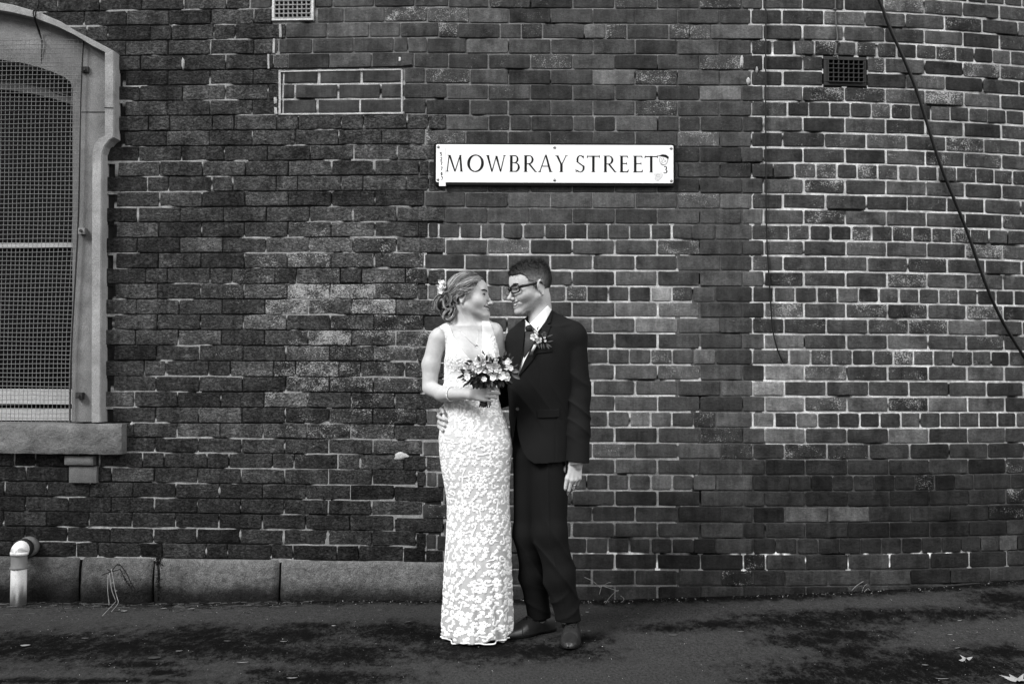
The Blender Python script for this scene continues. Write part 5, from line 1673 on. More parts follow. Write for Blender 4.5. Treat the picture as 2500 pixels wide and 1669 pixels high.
# collar: band round the neck with two points
CR = pp([(1338, 744), (1348, 754), (1331, 786), (1313, 809), (1303, 799), (1294, 789), (1310, 774)], YG - 0.085)
CL = pp([(1282, 776), (1288, 785), (1294.5, 790), (1288, 799), (1281.5, 811), (1280.5, 795)], YG - 0.095)
def collar(p):
    a = np.maximum(neckpt(p), np.minimum(poly2(p, CR), poly2(p, CL)))
    fr_ = p[:, 1] - (YG + 0.035)
    return np.maximum(a, fr_)
kf = front_at(neckpt, 1292.5, 802)
def knot(p): return ell(p, kf + np.array([0, 0.004, 0]), (0.0185, 0.015, 0.0185))
sdf_obj('shirt_collar', collar, (g(1270, 1)[0], YG - .2, g(1, 820)[2]), (g(1360, 1)[0], YG + .08, g(1, 735)[2]), 0.0022, M_SHIRT, GROOM)
sdf_obj('tie_knot', knot, kf - .03, kf + .03, 0.002, M_TIE, GROOM)
# trousers
TL = [(g(1299, 1120, 0.02), .088), (g(1291, 1300, 0.03), .070), (g(1303, 1400, 0.055), .063), (g(1317, 1506, 0.075), .0540)]
TR = [(g(1340, 1120, -0.005), .094), (g(1344, 1300, -0.055), .074), (g(1366, 1406, -0.060), .0685), (g(1390, 1520, -0.045), .0565)]
def trousers(p):
    a = chain(p, [q[0] for q in TL], [q[1] for q in TL], 0.03)
    b = chain(p, [q[0] for q in TR], [q[1] for q in TR], 0.03)
    zl = p[:, 2] - TR[2][0][2]
    b = b + folds(p, TR[2][0], (1.0, 0, 0.55), 46, 0.0055) * np.exp(-((zl - 0.06) / 0.20) ** 2)
    b = b + folds(p, TR[3][0], (0.5, 0, -1), 75, 0.0035) * np.exp(-((p[:, 2] - 0.16) / 0.06) ** 2)
    a = a + folds(p, TL[2][0], (1.0, 0, 0.4), 44, 0.005) * np.exp(-((p[:, 2] - TL[2][0][2]) / 0.15) ** 2)
    a = a + folds(p, TL[3][0], (-0.5, 0, -1), 75, 0.0035) * np.exp(-((p[:, 2] - 0.16) / 0.06) ** 2)
    # front crease
    b = b - 0.004 * np.exp(-(((p[:, 0] - np.interp(p[:, 2], [TR[3][0][2], TR[2][0][2], TR[1][0][2], TR[0][0][2]], [TR[3][0][0], TR[2][0][0], TR[1][0][0], TR[0][0][0]]) + 0.01)) / 0.006) ** 2) * (p[:, 1] < YG - .05)
    a = np.maximum(a, TL[3][0][2] - 0.004 + (p[:, 0] - TL[3][0][0]) * 0.10 - p[:, 2])
    b = np.maximum(b, TR[3][0][2] + 0.012 - p[:, 2])
    d = smin(a, b, 0.012)
    return np.maximum(d, p[:, 2] - g(1, 1060)[2])
sdf_obj('trousers', trousers, (g(1240, 1)[0], YG - .25, 0.0), (g(1430, 1)[0], YG + .2, g(1, 1040)[2]), 0.0040, M_TROU, GROOM, lambda V: 0.9 + 0.3 * fbm(V[:, 0] * 9, V[:, 1] * 9, V[:, 2] * 6, 2))
# shoes
def shoe(heel, toe, name, parent):
    fr = Frame((heel[0], heel[1], 0.0), (toe[0] - heel[0], toe[1] - heel[1], 0), (0, 0, 1))
    L = math.hypot(toe[0] - heel[0], toe[1] - heel[1])
    X = np.array([-.004, .01, .05, .09, .13, .18, .22, .25, .275, .288]) / .288 * L
    Wd = np.array([.012, .027, .034, .035, .040, .0455, .043, .034, .022, .008])
    Hh = np.array([.050, .080, .095, .105, .096, .072, .052, .042, .034, .022])
    def up(p):
        q = fr.l(p); x = np.clip(q[:, 0], X[0], X[-1]); w = np.interp(x, X, Wd); h = np.interp(x, X, Hh)
        e = (((np.abs(q[:, 1]) / w) ** 2.3 + (np.abs(q[:, 2] - 0.012) / (h - 0.012)) ** 2.3) ** (1 / 2.3) - 1) * np.minimum(w, h) * 0.8
        e = np.where((q[:, 0] < X[0]) | (q[:, 0] > X[-1]), np.maximum(e, np.abs(q[:, 0] - x)), e)
        d = smax(e, 0.010 - q[:, 2], 0.002)
        # throat seams
        s_ = np.abs(np.abs(q[:, 1]) - (0.013 + 0.010 * np.clip((x / L - .62) * -4, 0, 1)))
        d = d + 0.0016 * np.exp(-(s_ / 0.0016) ** 2) * ((x > L * .38) & (x < L * .64))
        d = d + 0.0014 * np.exp(-((x - L * .70 - 0.5 * q[:, 1] ** 2 * 12) / 0.0018) ** 2)
        return d
    def sole(p):
        q = fr.l(p); x = np.clip(q[:, 0], X[0], X[-1]); w = np.interp(x, X, Wd) + 0.0035
        e = np.abs(q[:, 1]) - w
        e = np.maximum(e, np.maximum(-q[:, 0] - 0.006, q[:, 0] - X[-1] - .003))
        th = np.maximum(q[:, 2] - 0.013, np.where(x < L * .27, 0.0, np.where(x < L * .45, 0.007, 0.001 + 0.012 * np.clip((x / L - .8) * 4, 0, 1) ** 2)) - q[:, 2])
        return np.maximum(e, th)
    lo = fr.o + np.array([-.32, -.32, -.01]); hi = fr.o + np.array([.32, .32, .14])
    pts = np.array([fr.w(a, b, 0) for a in (-.02, L + .02) for b in (-.06, .06)])
    lo = np.array([pts[:, 0].min(), pts[:, 1].min(), -.01]); hi = np.array([pts[:, 0].max(), pts[:, 1].max(), .13])
    o = sdf_obj(name, up, lo, hi, 0.0022, M_SHOE, parent, lambda V: 0.75 + 0.8 * fbm(V[:, 0] * 22, V[:, 1] * 22, V[:, 2] * 22, 4))
    sdf_obj('sole', sole, lo, hi, 0.0030, M_SOLE, o)
    lc = MB()
    def top(x, y):
        for z in np.arange(.125, .01, -.0015):
            if up(fr.w(x, y, z)[None])[0] < 0: return fr.w(x, y, z + 0.001)
        return fr.w(x, y, 0.05)
    for i in range(5):
        x = L * (.37 + i * .055); w = 0.019 - i * 0.0012
        tube(lc, catmull([top(x, -w), top(x + .006, 0), top(x, w)], 4), 0.0021, 5)
        if i < 4: tube(lc, catmull([top(x, -w), top(x + L * .028, 0), top(x + L * .055, w)], 4), 0.0021, 5)
    for sg in (1, -1): tube(lc, catmull([top(L * .38, 0), top(L * .44, sg * .022), top(L * .52, sg * .030), top(L * .50, sg * .012)], 5), 0.0013, 5)
    lc.build('laces', M_SOLE, o, smooth=True)
    return o
shoe((P(1352, 1500, -0.64)[0], -0.64), (P(1231, 1500, -0.815)[0], -0.815), 'shoe', GROOM)
shoe((P(1402, 1500, -0.735)[0], -0.735), (P(1388, 1500, -1.005)[0], -1.005), 'shoe', GROOM)
for c, r_ in ((TL[3][0], .034), (TR[3][0], .036)):
    sk_ = MB(); tube(sk_, [(c[0], c[1], 0.06), (c[0], c[1], c[2] + .04)], r_, 14); sk_.build('sock', M_TIE, GROOM, smooth=True)
# body under the clothes: head, neck, trunk, arms, hands, legs in one surface
wl = g(1407, 1122, -0.06)
HL = hand_prims(wl, (-0.16, -0.10, -1.0), (0.30, -1.0, 0.10), 1, 1.07,
                [(10, 20, 14), (18, 26, 18), (28, 32, 22), (36, 38, 26)], [(0.045, 0.040, -0.010), (0.070, 0.048, -0.018), (0.094, 0.046, -0.022)], 0.05)
wr_ = g(1118, 1006, 0.20)
HRc = g(1082, 1022, 0.05)
FR_ = []
for i, (y1, y2, xa, xb, tip) in enumerate(((985, 1001, 1084, 1076, 1085), (1003, 1018, 1075, 1069, 1089), (1020, 1032, 1077, 1070.5, 1088), (1036, 1044, 1079, 1071, 1083))):
    FR_.append([(g(1100, y1 + 6, .175), .011), (g(xa + 3, y1 + 5, 0.11), .0098), (g(xb + 1.5, y2 - 3, 0.035), .0090), (g(xb + 5.5, y2 + 1, -0.035), .0080), (g(tip - 3, y2 + 6, -0.082 + i * .004), .0068)])
def groom_hands(p):
    d = near(p, wl + np.array([0, 0, -.09]), 0.16, lambda q: smin(hand_sdf(q, HL), cap(q, wl + np.array([0.0, 0, .06]), wl, .027, .021), 0.02))
    def rh(q):
        e = None
        for c in FR_:
            f_ = chain(q, [a[0] for a in c], [a[1] for a in c], 0.003); e = f_ if e is None else smin(e, f_, 0.0015)
        return smin(e, chain(q, [wr_, g(1098, 1008, .185)], [.03, .026], .01), 0.02)
    return np.minimum(d, near(p, HRc, 0.24, rh))
def groom_body(p):
    hd = near(p, HG.o, 0.24, lambda q: smin(head_local(HG.l(q), False), neck_g(q), 0.022))
    t = jacket_core(p) + 0.030
    d = smin(hd, np.maximum(np.maximum(t, p[:, 2] - g(1, 792)[2]), g(1, 1075)[2] - p[:, 2]), 0.01)
    d = np.minimum(d, chain(p, SLEEVE_L, [.04, .035, .03, .024]))
    d = np.minimum(d, chain(p, SLEEVE_R, [.04, .035, .032, .03]))
    d = np.minimum(d, chain(p, [q[0] for q in TL], [.07, .045, .042, .032]))
    d = np.minimum(d, chain(p, [q[0] for q in TR], [.07, .05, .045, .034]))
    return smin(d, groom_hands(p), 0.006)
sdf_obj('body', groom_body, (g(1060, 1)[0] - .02, YG - .26, 0.04), (g(1460, 1)[0], YG + .30, HG.o[2] + .16), 0.0025, M_SKIN, GROOM, skin_tone(HG, 1.0, False))
face_parts(HG, 1.0, False, GROOM, 1)
# nails and ring
M_NAIL = material('nail', 0.50, 0.3, 0.05, 50.0, spec=0.3)
rg = MB(); a = HL[1][6][0] * .45 + HL[1][6][1] * .55; ax_ = unit(HL[1][6][1] - HL[1][6][0])
pts = []
u1 = unit(np.cross(ax_, [0, 1, 0])); u2 = np.cross(ax_, u1)
for i in range(17): pts.append(a + 0.0092 * (math.cos(i * math.pi / 8) * u1 + math.sin(i * math.pi / 8) * u2))
tube(rg, pts, 0.0017, 5); rg.build('ring', M_GOLD, GROOM, smooth=True)
# shirt cuff edge
cf = MB(); tube(cf, [SLEEVE_L[3] + np.array([0.002, 0, .03]), SLEEVE_L[3] + np.array([0.006, 0.0, .010])], [.046, .044], 20)
cf.build('shirt_cuff', M_SHIRT, GROOM, smooth=True)

# groom's hair: a clipped shell with short strands on it
HPOLY = [(0.088, 0.062), (0.099, 0.080), (0.11, 0.14), (-0.13, 0.15), (-0.13, -0.07), (-0.052, -0.078), (-0.046, -0.045), (-0.034, -0.012), (-0.026, 0.022), (-0.008, 0.031), (0.004, 0.020), (0.006, -0.004), (0.014, -0.002), (0.022, 0.022), (0.036, 0.030), (0.048, 0.052), (0.066, 0.066)]
def hair_g(p):
    q = HG.l(p); d = head_local(q, False)
    top = np.clip((q[:, 2] - 0.045) / 0.05, 0, 1)
    th = 0.0022 + 0.0075 * top + 0.004 * (vnoise(q[:, 0] * 95, q[:, 1] * 95, q[:, 2] * 50) - .3) * top
    pl = poly2(q, HPOLY) + 0.005 * (vnoise(q[:, 0] * 160, q[:, 1] * 160, q[:, 2] * 160) - .5)
    hp = d - th
    return np.maximum(smax(hp, pl, 0.006), -(d + 0.006))
def hair_tone(V):
    q = HG.l(V); k = np.clip((0.080 - q[:, 2]) / 0.065, 0, 1) * np.clip((np.abs(q[:, 1]) - 0.030) * 30, 0, 1)
    front = np.clip((q[:, 0] + 0.075) * 16, 0, 1)
    n = vnoise(q[:, 0] * 380, q[:, 1] * 380, q[:, 2] * 160)
    return 0.75 + k * front * (4.5 + 9.0 * n) + 0.9 * n
HAIRG = sdf_obj('short_hair', hair_g, HG.o - .14, HG.o + .16, 0.0022, M_HAIRD, GROOM, hair_tone)
hs = MB(); cnt = 0
while cnt < 1500:
    f = random.uniform(-.10, .092); s = random.uniform(-.075, .075); u = random.uniform(0.03, 0.125)
    q = np.array([[f, s, u]]); 
    if poly2(q, HPOLY)[0] > -0.003: continue
    c = np.array([-0.012, 0, 0.034]); v = unit(q[0] - c); 
    lo_, hi_ = 0.03, 0.16
    for _ in range(12):
        m_ = (lo_ + hi_) / 2
        if head_local((c + v * m_)[None], False)[0] < 0: lo_ = m_
        else: hi_ = m_
    b = c + v * lo_
    if b[2] < 0.045: continue
    if poly2(b[None], HPOLY)[0] > -0.003: continue
    top = min(max((b[2] - .05) / .05, 0), 1)
    L = 0.006 + 0.019 * top * random.uniform(.5, 1.4)
    dr = unit(v + np.array([0.9, 0, 0.35]) * (0.8 if b[0] > 0.0 else 0.3) + RNG.normal(size=3) * 0.25)
    p0, p1 = HG.w(*b), HG.w(*(b + dr * L))
    tube(hs, [p0, (p0 + p1) / 2 + HG.d(v) * L * .12, p1], [0.0011, 0.0010, 0.0003], 4, np.array([random.uniform(.5, 2.6)] * 3), caps=False)
    cnt += 1
cnt = 0
while cnt < 700:   # soft, short hairs along the hairline
    k = random.randrange(len(HPOLY)); a_, b2 = HPOLY[k], HPOLY[(k + 1) % len(HPOLY)]; t = random.random()
    f, u = a_[0] + (b2[0] - a_[0]) * t + random.gauss(0, .004), a_[1] + (b2[1] - a_[1]) * t + random.gauss(0, .004)
    if u > 0.10 or f < -0.09: continue
    s = random.choice((-1, 1)) * (0.085 if f < 0.05 else random.uniform(0, .06)); c = np.array([-0.012, 0, 0.034]) if f > 0.05 else np.array([f, 0, u])
    v = unit(np.array([f, s, u]) - c); lo_, hi_ = 0.0, 0.16
    for _ in range(12):
        m_ = (lo_ + hi_) / 2
        if head_local((c + v * m_)[None], False)[0] < 0: lo_ = m_
        else: hi_ = m_
    b = c + v * lo_; dr = unit(v * .35 + np.array([-.3 if f < .05 else .3, 0, -.8 if f < .05 else .2]) + RNG.normal(size=3) * .25)
    p0, p1 = HG.w(*b), HG.w(*(b + dr * random.uniform(.003, .007)))
    tube(hs, [p0, p1], [0.0007, 0.0003], 3, np.array([random.uniform(1.0, 5.0)] * 3), caps=False); cnt += 1
hs.build('hair_strands', M_HAIRD, HAIRG)

# glasses
GL = MB()
def gl(f, s, u): return HG.w(f, s, u)
for sg in (1, -1):
    pts = []
    for i in range(25):
        a = 2 * math.pi * i / 24; k = 1.0 / (abs(math.cos(a)) ** 3.2 + abs(math.sin(a)) ** 3.2) ** (1 / 3.2)
        s = 0.0335 + 0.0265 * k * math.cos(a); u = 0.000 + 0.0160 * k * math.sin(a)
        pts.append(gl(0.1045 - 0.35 * max(s - .012, 0) - 0.3 * max(s - .045, 0), s * sg, u))
    tube(GL, pts, 0.0038, 6)
tube(GL, [gl(0.1045, -.008, .004), gl(0.108, 0, .006), gl(0.1045, .008, .004)], 0.0026, 6)
GLO = GL.build('glasses', M_FRAMES, GROOM, smooth=True)
for sg in (1, -1):
    tm = MB(); tube(tm, catmull([gl(0.087, .060 * sg, .006), gl(0.078, .0695 * sg, .008), gl(0.045, .0745 * sg, .009), gl(0.01, .0785 * sg, .012), gl(-0.012, .0805 * sg, .014), gl(-0.026, .080 * sg, .004)], 5), np.linspace(0.0080, 0.0030, 26), 6, flat=0.35, up=HG.s)
    tm.build('temple_arm', M_FRAMES, GLO, smooth=True)

# buttonhole flowers
BH = empty('buttonhole', tuple(P(1305, 835, YG - .14)))
BH.parent = GROOM; BH.matrix_parent_inverse = Matrix.Translation(GROOM.location).inverted()
M_PETAL = material('white_petal', 0.86, 0.6, 0.06, 60.0, attr=True, sheen=0.1)
M_GREEN = material('grey_green_leaf', 0.085, 0.6, 0.3, 60.0, attr=True)
M_THIS = material('thistle', 0.11, 0.8, 0.4, 150.0, attr=True)
M_BERRY = material('dark_berry', 0.02, 0.4, 0.3, 60.0, spec=0.3)
# ------------------------------------------------------------------ flowers
def rose(mb, c, nrm, r, tone=1.0, layers=4):
    nrm = unit(nrm); u = unit(np.cross(nrm, RNG.normal(size=3))); v = np.cross(nrm, u)
    for L in range(layers):
        t = (L + 1) / layers; k = 3 + L
        for i in range(k):
            a0 = 2 * math.pi * (i / k + L * 0.37) ; V = []
            for a in np.linspace(-1, 1, 5):
                for b in np.linspace(0, 1, 5):
                    an = a0 + a * (2.6 / k) ; rad = r * (0.16 + 0.84 * t) * (0.25 + 0.75 * math.sin(b * 1.45)) * (1 - 0.10 * a * a * b)
                    if L: rad *= (0.75 + 0.25 * b) + 0.08 * RNG.uniform(-1, 1)
                    h = r * (0.75 * b * (1.15 - 0.75 * t) + 0.10 * (1 - a * a) * b) - r * 0.35
                    V.append(c + u * math.cos(an) * rad + v * math.sin(an) * rad + nrm * h)
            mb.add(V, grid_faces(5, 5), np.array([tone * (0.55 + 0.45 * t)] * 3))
def blossom(mb, c, nrm, r, tone=1.0, k=5, centre=None):
    nrm = unit(nrm); u = unit(np.cross(nrm, RNG.normal(size=3))); v = np.cross(nrm, u)
    for i in range(k):
        a = 2 * math.pi * i / k + RNG.uniform(-.15, .15); V = []
        for x in np.linspace(0, 1, 4):
            for y in (-1, 0, 1):
                w = 0.55 * r * math.sin(math.pi * min(x * .8 + .12, 1))
                d = u * math.cos(a) + v * math.sin(a); e = -u * math.sin(a) + v * math.cos(a)
                V.append(c + d * r * x + e * w * y + nrm * r * (0.35 * x * x + 0.12 * abs(y)))
        mb.add(V, grid_faces(4, 3), np.array([tone * RNG.uniform(.8, 1.05)] * 3))
def big_leaf(mb, c, d, n_, l, w, tone=1.0, cup=0.25):
    d = unit(d); n_ = unit(np.asarray(n_) - d * np.dot(n_, d)); s = np.cross(d, n_); V = []
    for i in range(7):
        t = i / 6; ww = w * math.sin(math.pi * min(t * .92 + .06, 1)) ** .8
        for y in (-1, -.5, 0, .5, 1):
            V.append(np.asarray(c) + d * l * t + s * ww / 2 * y + n_ * (cup * w * abs(y) + 0.25 * l * (t * (1 - t)) - 0.12 * l * t * t))
    mb.add(V, grid_faces(7, 5), np.array([tone * RNG.uniform(.7, 1.2)] * 3))
def thistle(mb, c, r, tone=1.0):
    for i in range(90):
        d = unit(RNG.normal(size=3)); tube(mb, [c, c + d * r * RNG.uniform(.8, 1.1)], [r * .10, r * .02], 4, np.array([tone * RNG.uniform(.5, 1.6)] * 3), caps=False)
def berries(mb, c, n, r, sp):
    for i in range(n):
        q = c + RNG.normal(size=3) * sp; V = []
        for j in range(1, 5):
            for k in range(7): a, b = 2 * math.pi * k / 7, math.pi * j / 5; V.append(q + r * np.array([math.sin(b) * math.cos(a), math.sin(b) * math.sin(a), math.cos(b)]))
        mb.add(V, grid_faces(4, 7, True) + [tuple(range(6, -1, -1)), tuple(range(21, 28))])

# buttonhole on the groom's lapel
yb = front_at(jacket, 1322, 828)[1] - 0.022
def bh(px, py, dy=0.0): return P(px, py, yb + dy)
m_ = MB(); rose(m_, bh(1303, 822), (-.2, -1, .2), .017, 1.0, 3); m_.build('flower', M_PETAL, BH, smooth=True)
m_ = MB(); rose(m_, bh(1315, 830), (.3, -1, -.1), .016, 1.0, 3); m_.build('flower', M_PETAL, BH, smooth=True)
m_ = MB(); berries(m_, bh(1308.5, 828, -.014), 7, .0026, .0024); m_.build('flower_centre', M_THIS, BH, smooth=True)
m_ = MB(); thistle(m_, bh(1328, 816), .015); m_.build('thistle_head', M_THIS, BH)
m_ = MB()
for a, b in ((1310, 811), (1329, 824), (1331, 832), (1306, 808)): blossom(m_, bh(a, b, -.004), (0.1, -1, .3), .0065, .5)
m_.build('small_blossom', M_PETAL, BH, smooth=True)
m_ = MB()
for (a, b, dx, dz, l) in ((1334, 822, .9, .35, .032), (1336, 834, .9, .2, .030), (1333, 838, .8, -.5, .032), (1321, 838, .1, -1, .026), (1326, 838, .2, -1, .026), (1312, 838, .4, -.9, .026), (1305, 811, -.4, .9, .026), (1312, 806, .2, 1, .022), (1334, 842, .6, -.8, .022), (1300, 830, -.7, -.5, .016)):
    m_ = MB(); big_leaf(m_, bh(a, b, .002), (dx, -.15, dz), (0, -1, 0), l, .007, .9); m_.build('sprig', M_GREEN, BH, smooth=True)
m_ = MB()
for i in range(6): tube(m_, [bh(1307 + i, 838 + i * .3, .002), bh(1300 + i * .5, 852, -.002), bh(1293.5 + i * 1.2, 866, -.004)], .0018, 5)
m_.build('stem', M_GREEN, BH, smooth=True)
m_ = MB(); tube(m_, [bh(1306.5, 842), bh(1299.5, 857)], [.0065, .0058], 12); m_.build('ribbon', material('satin_ribbon', 0.5, 0.4, 0.1, 60.0), BH, smooth=True)

# ================================================================== bride
YB = -0.78
def b_(px, py, dy=0.0): return P(px, py, YB + dy)
BRIDE = empty('person', (float(b_(1165, 1300)[0]), YB, 0))
tag(BRIDE, 'woman in white lace gown, fair hair pinned up, holding a bouquet', 'person')
SCB = 0.94
HB = Frame(b_(1143.5, 725, -0.005), (math.cos(R(9)) * math.cos(R(4)), -math.sin(R(9)), math.sin(R(4))), (-0.04, 0.08, 1))
T_rows = rows([(800, 1100, 1190, .050), (815, 1087, 1200, .066), (835, 1088, 1210, .084), (855, 1090, 1211, .092), (885, 1089, 1212, .092), (920, 1089, 1212, .088), (955, 1089, 1213, .086), (1000, 1089, 1221, .094), (1030, 1082, 1232, .106), (1066, 1076, 1244, .116), (1110, 1077, 1246, .118)], YB)
def torso_b(p):
    d = loft(p, *T_rows)
    d = smin(d, ell(p, b_(1127, 872, -0.050), (.054, .052, .050)), 0.035)
    d = smin(d, ell(p, b_(1186, 868, -0.050), (.050, .052, .048)), 0.035)
    d = smin(d, cap(p, b_(1136, 785, 0.012), b_(1075, 817, 0.0), 0.034, 0.036), 0.040)
    d = smin(d, cap(p, b_(1145, 785, 0.012), b_(1207, 806, 0.0), 0.034, 0.034), 0.040)
    d = smin(d, cap(p, b_(1146, 800, -0.035), b_(1083, 803, -0.028), 0.0105, 0.009), 0.022)
    d = smin(d, cap(p, b_(1152, 802, -0.035), b_(1198, 797, -0.028), 0.0105, 0.009), 0.022)
    return d
ARM_L = [b_(1067, 829, 0.0), b_(1052, 890, 0.0), b_(1049, 946, -0.01)]
FORE = [b_(1053, 949, -0.02), b_(1080, 961, -0.09), b_(1147, 962, -0.185)]
WR = FORE[2]
HBH = hand_prims(WR, (1.0, -0.05, -0.02), (0.03, -1.0, 0.10), -1, 0.88,
                 [(16, 42, 46), (18, 46, 48), (20, 48, 48), (24, 48, 44)], [(0.035, 0.036, -0.026), (0.060, 0.040, -0.042), (0.078, 0.034, -0.052)], 0.07)
BH_D = HBH
def bride_skin(p):
    hd = near(p, HB.o, 0.22, lambda q: head_local(HB.l(q) / SCB, True) * SCB)
    nk = cap(p, HB.w(-0.026, 0, -0.045), b_(1140, 800, 0.008), 0.046, 0.050)
    nk = smin(nk, cap(p, HB.w(0.000, -0.040, -0.055), b_(1158, 806, -0.038), 0.011, 0.008), 0.020)
    d = smin(hd, nk, 0.020)
    d = smin(d, torso_b(p), 0.030)
    a = chain(p, ARM_L, [0.041, 0.0395, 0.0345], 0.02)
    a = smin(a, chain(p, FORE, [0.0345, 0.0320, 0.0215], 0.02), 0.012)
    d = smin(d, a, 0.022)
    r_ = chain(p, [b_(1207, 815, 0.0), b_(1226, 868, 0.045), b_(1262, 925, 0.17), b_(1330, 960, 0.20)], [0.036, 0.034, 0.030, 0.024], 0.02)
    d = smin(d, r_, 0.022)
    h = near(p, WR + np.array([.06, -.01, 0]), 0.15, lambda q: hand_sdf(q, HBH))
    d = smin(d, h, 0.018)
    low = chain(p, [b_(1140, 1100), b_(1140, 1300), b_(1140, 1520)], [.08, .055, .035])
    low = np.minimum(low, chain(p, [b_(1190, 1100), b_(1190, 1300), b_(1190, 1520)], [.08, .055, .035]))
    return smin(d, low, 0.02)
sdf_obj('body', bride_skin, (b_(1020, 1)[0] - .02, YB - .36, 0.02), (b_(1345, 1)[0], YB + .30, HB.o[2] + .15), 0.0025, M_SKIN, BRIDE, skin_tone(HB, SCB, True))
face_parts(HB, SCB, True, BRIDE, -1)

# gown
D_rows = rows([(830, 1088, 1212, .090), (850, 1086, 1214, .097), (880, 1085, 1215, .100), (910, 1084.5, 1215, .096), (940, 1084.5, 1215, .092), (970, 1085, 1217, .091), (1000, 1084, 1224, .099), (1030, 1077, 1236, .111), (1066, 1072, 1248, .121), (1094, 1072.5, 1251, .122), (1144, 1078, 1246, .120), (1220, 1091, 1243, .114), (1300, 1090, 1248, .118), (1402, 1085, 1249, .132, -.005), (1470, 1083, 1249, .145, -.008), (1515, 1080, 1249, .157, -.010), (1549, 1081, 1243, .165, -.012)], YB)
STR = pp([(1072, 796), (1091, 786), (1101, 803), (1108, 822), (1127, 853), (1151, 880), (1166, 890), (1176, 868), (1177.5, 812), (1174.5, 776), (1192, 776), (1205, 806), (1214, 842), (1221, 870), (1240, 905), (1240, 960), (1060, 960), (1070, 905), (1087, 868), (1088, 828), (1085, 812)], YB - .06)
def gown(p):
    z = p[:, 2]
    d = loft(p, *D_rows)
    # soft vertical folds that grow toward the hem
    k = np.clip((b_(1, 1240)[2] - z) / 0.55, 0, 1) ** 1.3
    an = np.arctan2(p[:, 1] - YB, p[:, 0] - b_(1165, 1)[0])
    d = d + k * (0.0075 * np.sin(an * 13 + 1.2 * np.sin(z * 5)) + 0.005 * np.sin(an * 23 + 2 + z * 4)) * 0.9
    hz = 0.012 + 0.010 * np.sin(an * 5 + 1) + 0.006 * np.sin(an * 11)
    d = np.maximum(d, np.maximum(0.004, hz) - z)
    top = np.maximum(torso_b(p) - 0.0055, poly2(p, STR))
    top = np.maximum(top, -(torso_b(p) + 0.004)) if False else top
    wz = b_(1, 935)[2]
    up = np.maximum(d, z - wz)
    return smin(up, top, 0.012)
def gown_cut(p):
    return gown(p)
M_LINING = material('nude_lining', 0.40, 0.75, 0.06, 30.0, 0.0006, 260.0, attr=True, spec=0.1, sheen=0.1)
M_LACE = material('white_lace_applique', 0.78, 0.7, 0.04, 60.0, 0.0006, 500.0, attr=True, spec=0.15)
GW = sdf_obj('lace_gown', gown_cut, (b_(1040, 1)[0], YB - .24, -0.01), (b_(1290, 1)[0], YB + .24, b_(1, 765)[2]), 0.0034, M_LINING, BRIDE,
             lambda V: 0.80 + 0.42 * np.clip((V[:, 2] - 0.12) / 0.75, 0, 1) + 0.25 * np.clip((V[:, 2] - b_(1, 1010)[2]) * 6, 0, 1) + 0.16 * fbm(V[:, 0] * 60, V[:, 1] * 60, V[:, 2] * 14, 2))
# radius table of the gown round an upright axis
from mathutils.bvhtree import BVHTree
me = GW.data
nv = len(me.vertices); co = np.empty(nv * 3); me.vertices.foreach_get('co', co); co = co.reshape(-1, 3)
bvh = BVHTree.FromPolygons([tuple(v) for v in co], [tuple(p.vertices) for p in me.polygons])
AXX = float(b_(1163, 1)[0]); NT, NZ = 150, 300
zt0, zt1 = 0.012, float(b_(1, 785)[2])
def ax_x(z): return AXX - 0.035 * np.clip((z - 0.8) / 0.5, 0, 1)
tab = np.full((NZ, NT), np.nan)
for j in range(NZ):
    z = zt0 + (zt1 - zt0) * j / (NZ - 1)
    cx = float(ax_x(z))
    for i in range(NT):
        a = 2 * math.pi * i / NT; d = Vector((math.cos(a), math.sin(a), 0))
        h = bvh.ray_cast(Vector((cx, YB, z)) + d * 0.5, -d, 0.5)
        if h[0] is not None: tab[j, i] = (h[0] - Vector((cx, YB, z))).length
def on_gown(th, z, out):
    th = np.asarray(th, float) % (2 * math.pi); z = np.asarray(z, float)
    ti, zi = th / (2 * math.pi) * NT, (z - zt0) / (zt1 - zt0) * (NZ - 1)
    if (zi < 0).any() or (zi > NZ - 1.001).any(): return None
    i0, j0 = ti.astype(int), zi.astype(int); fi, fj = ti - i0, zi - j0
    r = (tab[j0, i0 % NT] * (1 - fi) + tab[j0, (i0 + 1) % NT] * fi) * (1 - fj) + (tab[j0 + 1, i0 % NT] * (1 - fi) + tab[j0 + 1, (i0 + 1) % NT] * fi) * fj
    if np.isnan(r).any() or (r < 0.03).any(): return None
    if r.max() - r.min() > 0.03: return None
    r = r + out
    return np.stack([ax_x(z) + r * np.cos(th), YB + r * np.sin(th), z], -1)
LC = MB()
def lace_tube(path, wid, th0, z0, rot, flip=1, tone=1.0, hgt=0.0018):
    """a flat raised ribbon along a small 2-D path laid on the gown"""
    q = np.asarray(path, float) * [flip, 1]; c, s = math.cos(rot), math.sin(rot)
    q = np.stack([q[:, 0] * c - q[:, 1] * s, q[:, 0] * s + q[:, 1] * c], 1)
    t = np.gradient(q, axis=0); t /= np.maximum(np.linalg.norm(t, axis=1, keepdims=True), 1e-9); nrm = np.stack([-t[:, 1], t[:, 0]], 1)
    Rr = 0.14; w = np.broadcast_to(wid, (len(q),))
    L = []
    for k, o in ((-1, -0.001), (-0.75, hgt * .8), (0, hgt), (0.75, hgt * .8), (1, -0.001)):
        e = q + nrm * (w * k)[:, None]
        P_ = on_gown(th0 + e[:, 0] / Rr, z0 + e[:, 1], o)
        if P_ is None: return
        L.append(P_)
    n = len(q)
    f = [(k * n + i, k * n + i + 1, (k + 1) * n + i + 1, (k + 1) * n + i) for k in range(4) for i in range(n - 1)]
    LC.add(np.vstack(L), f, np.array([tone] * 3))
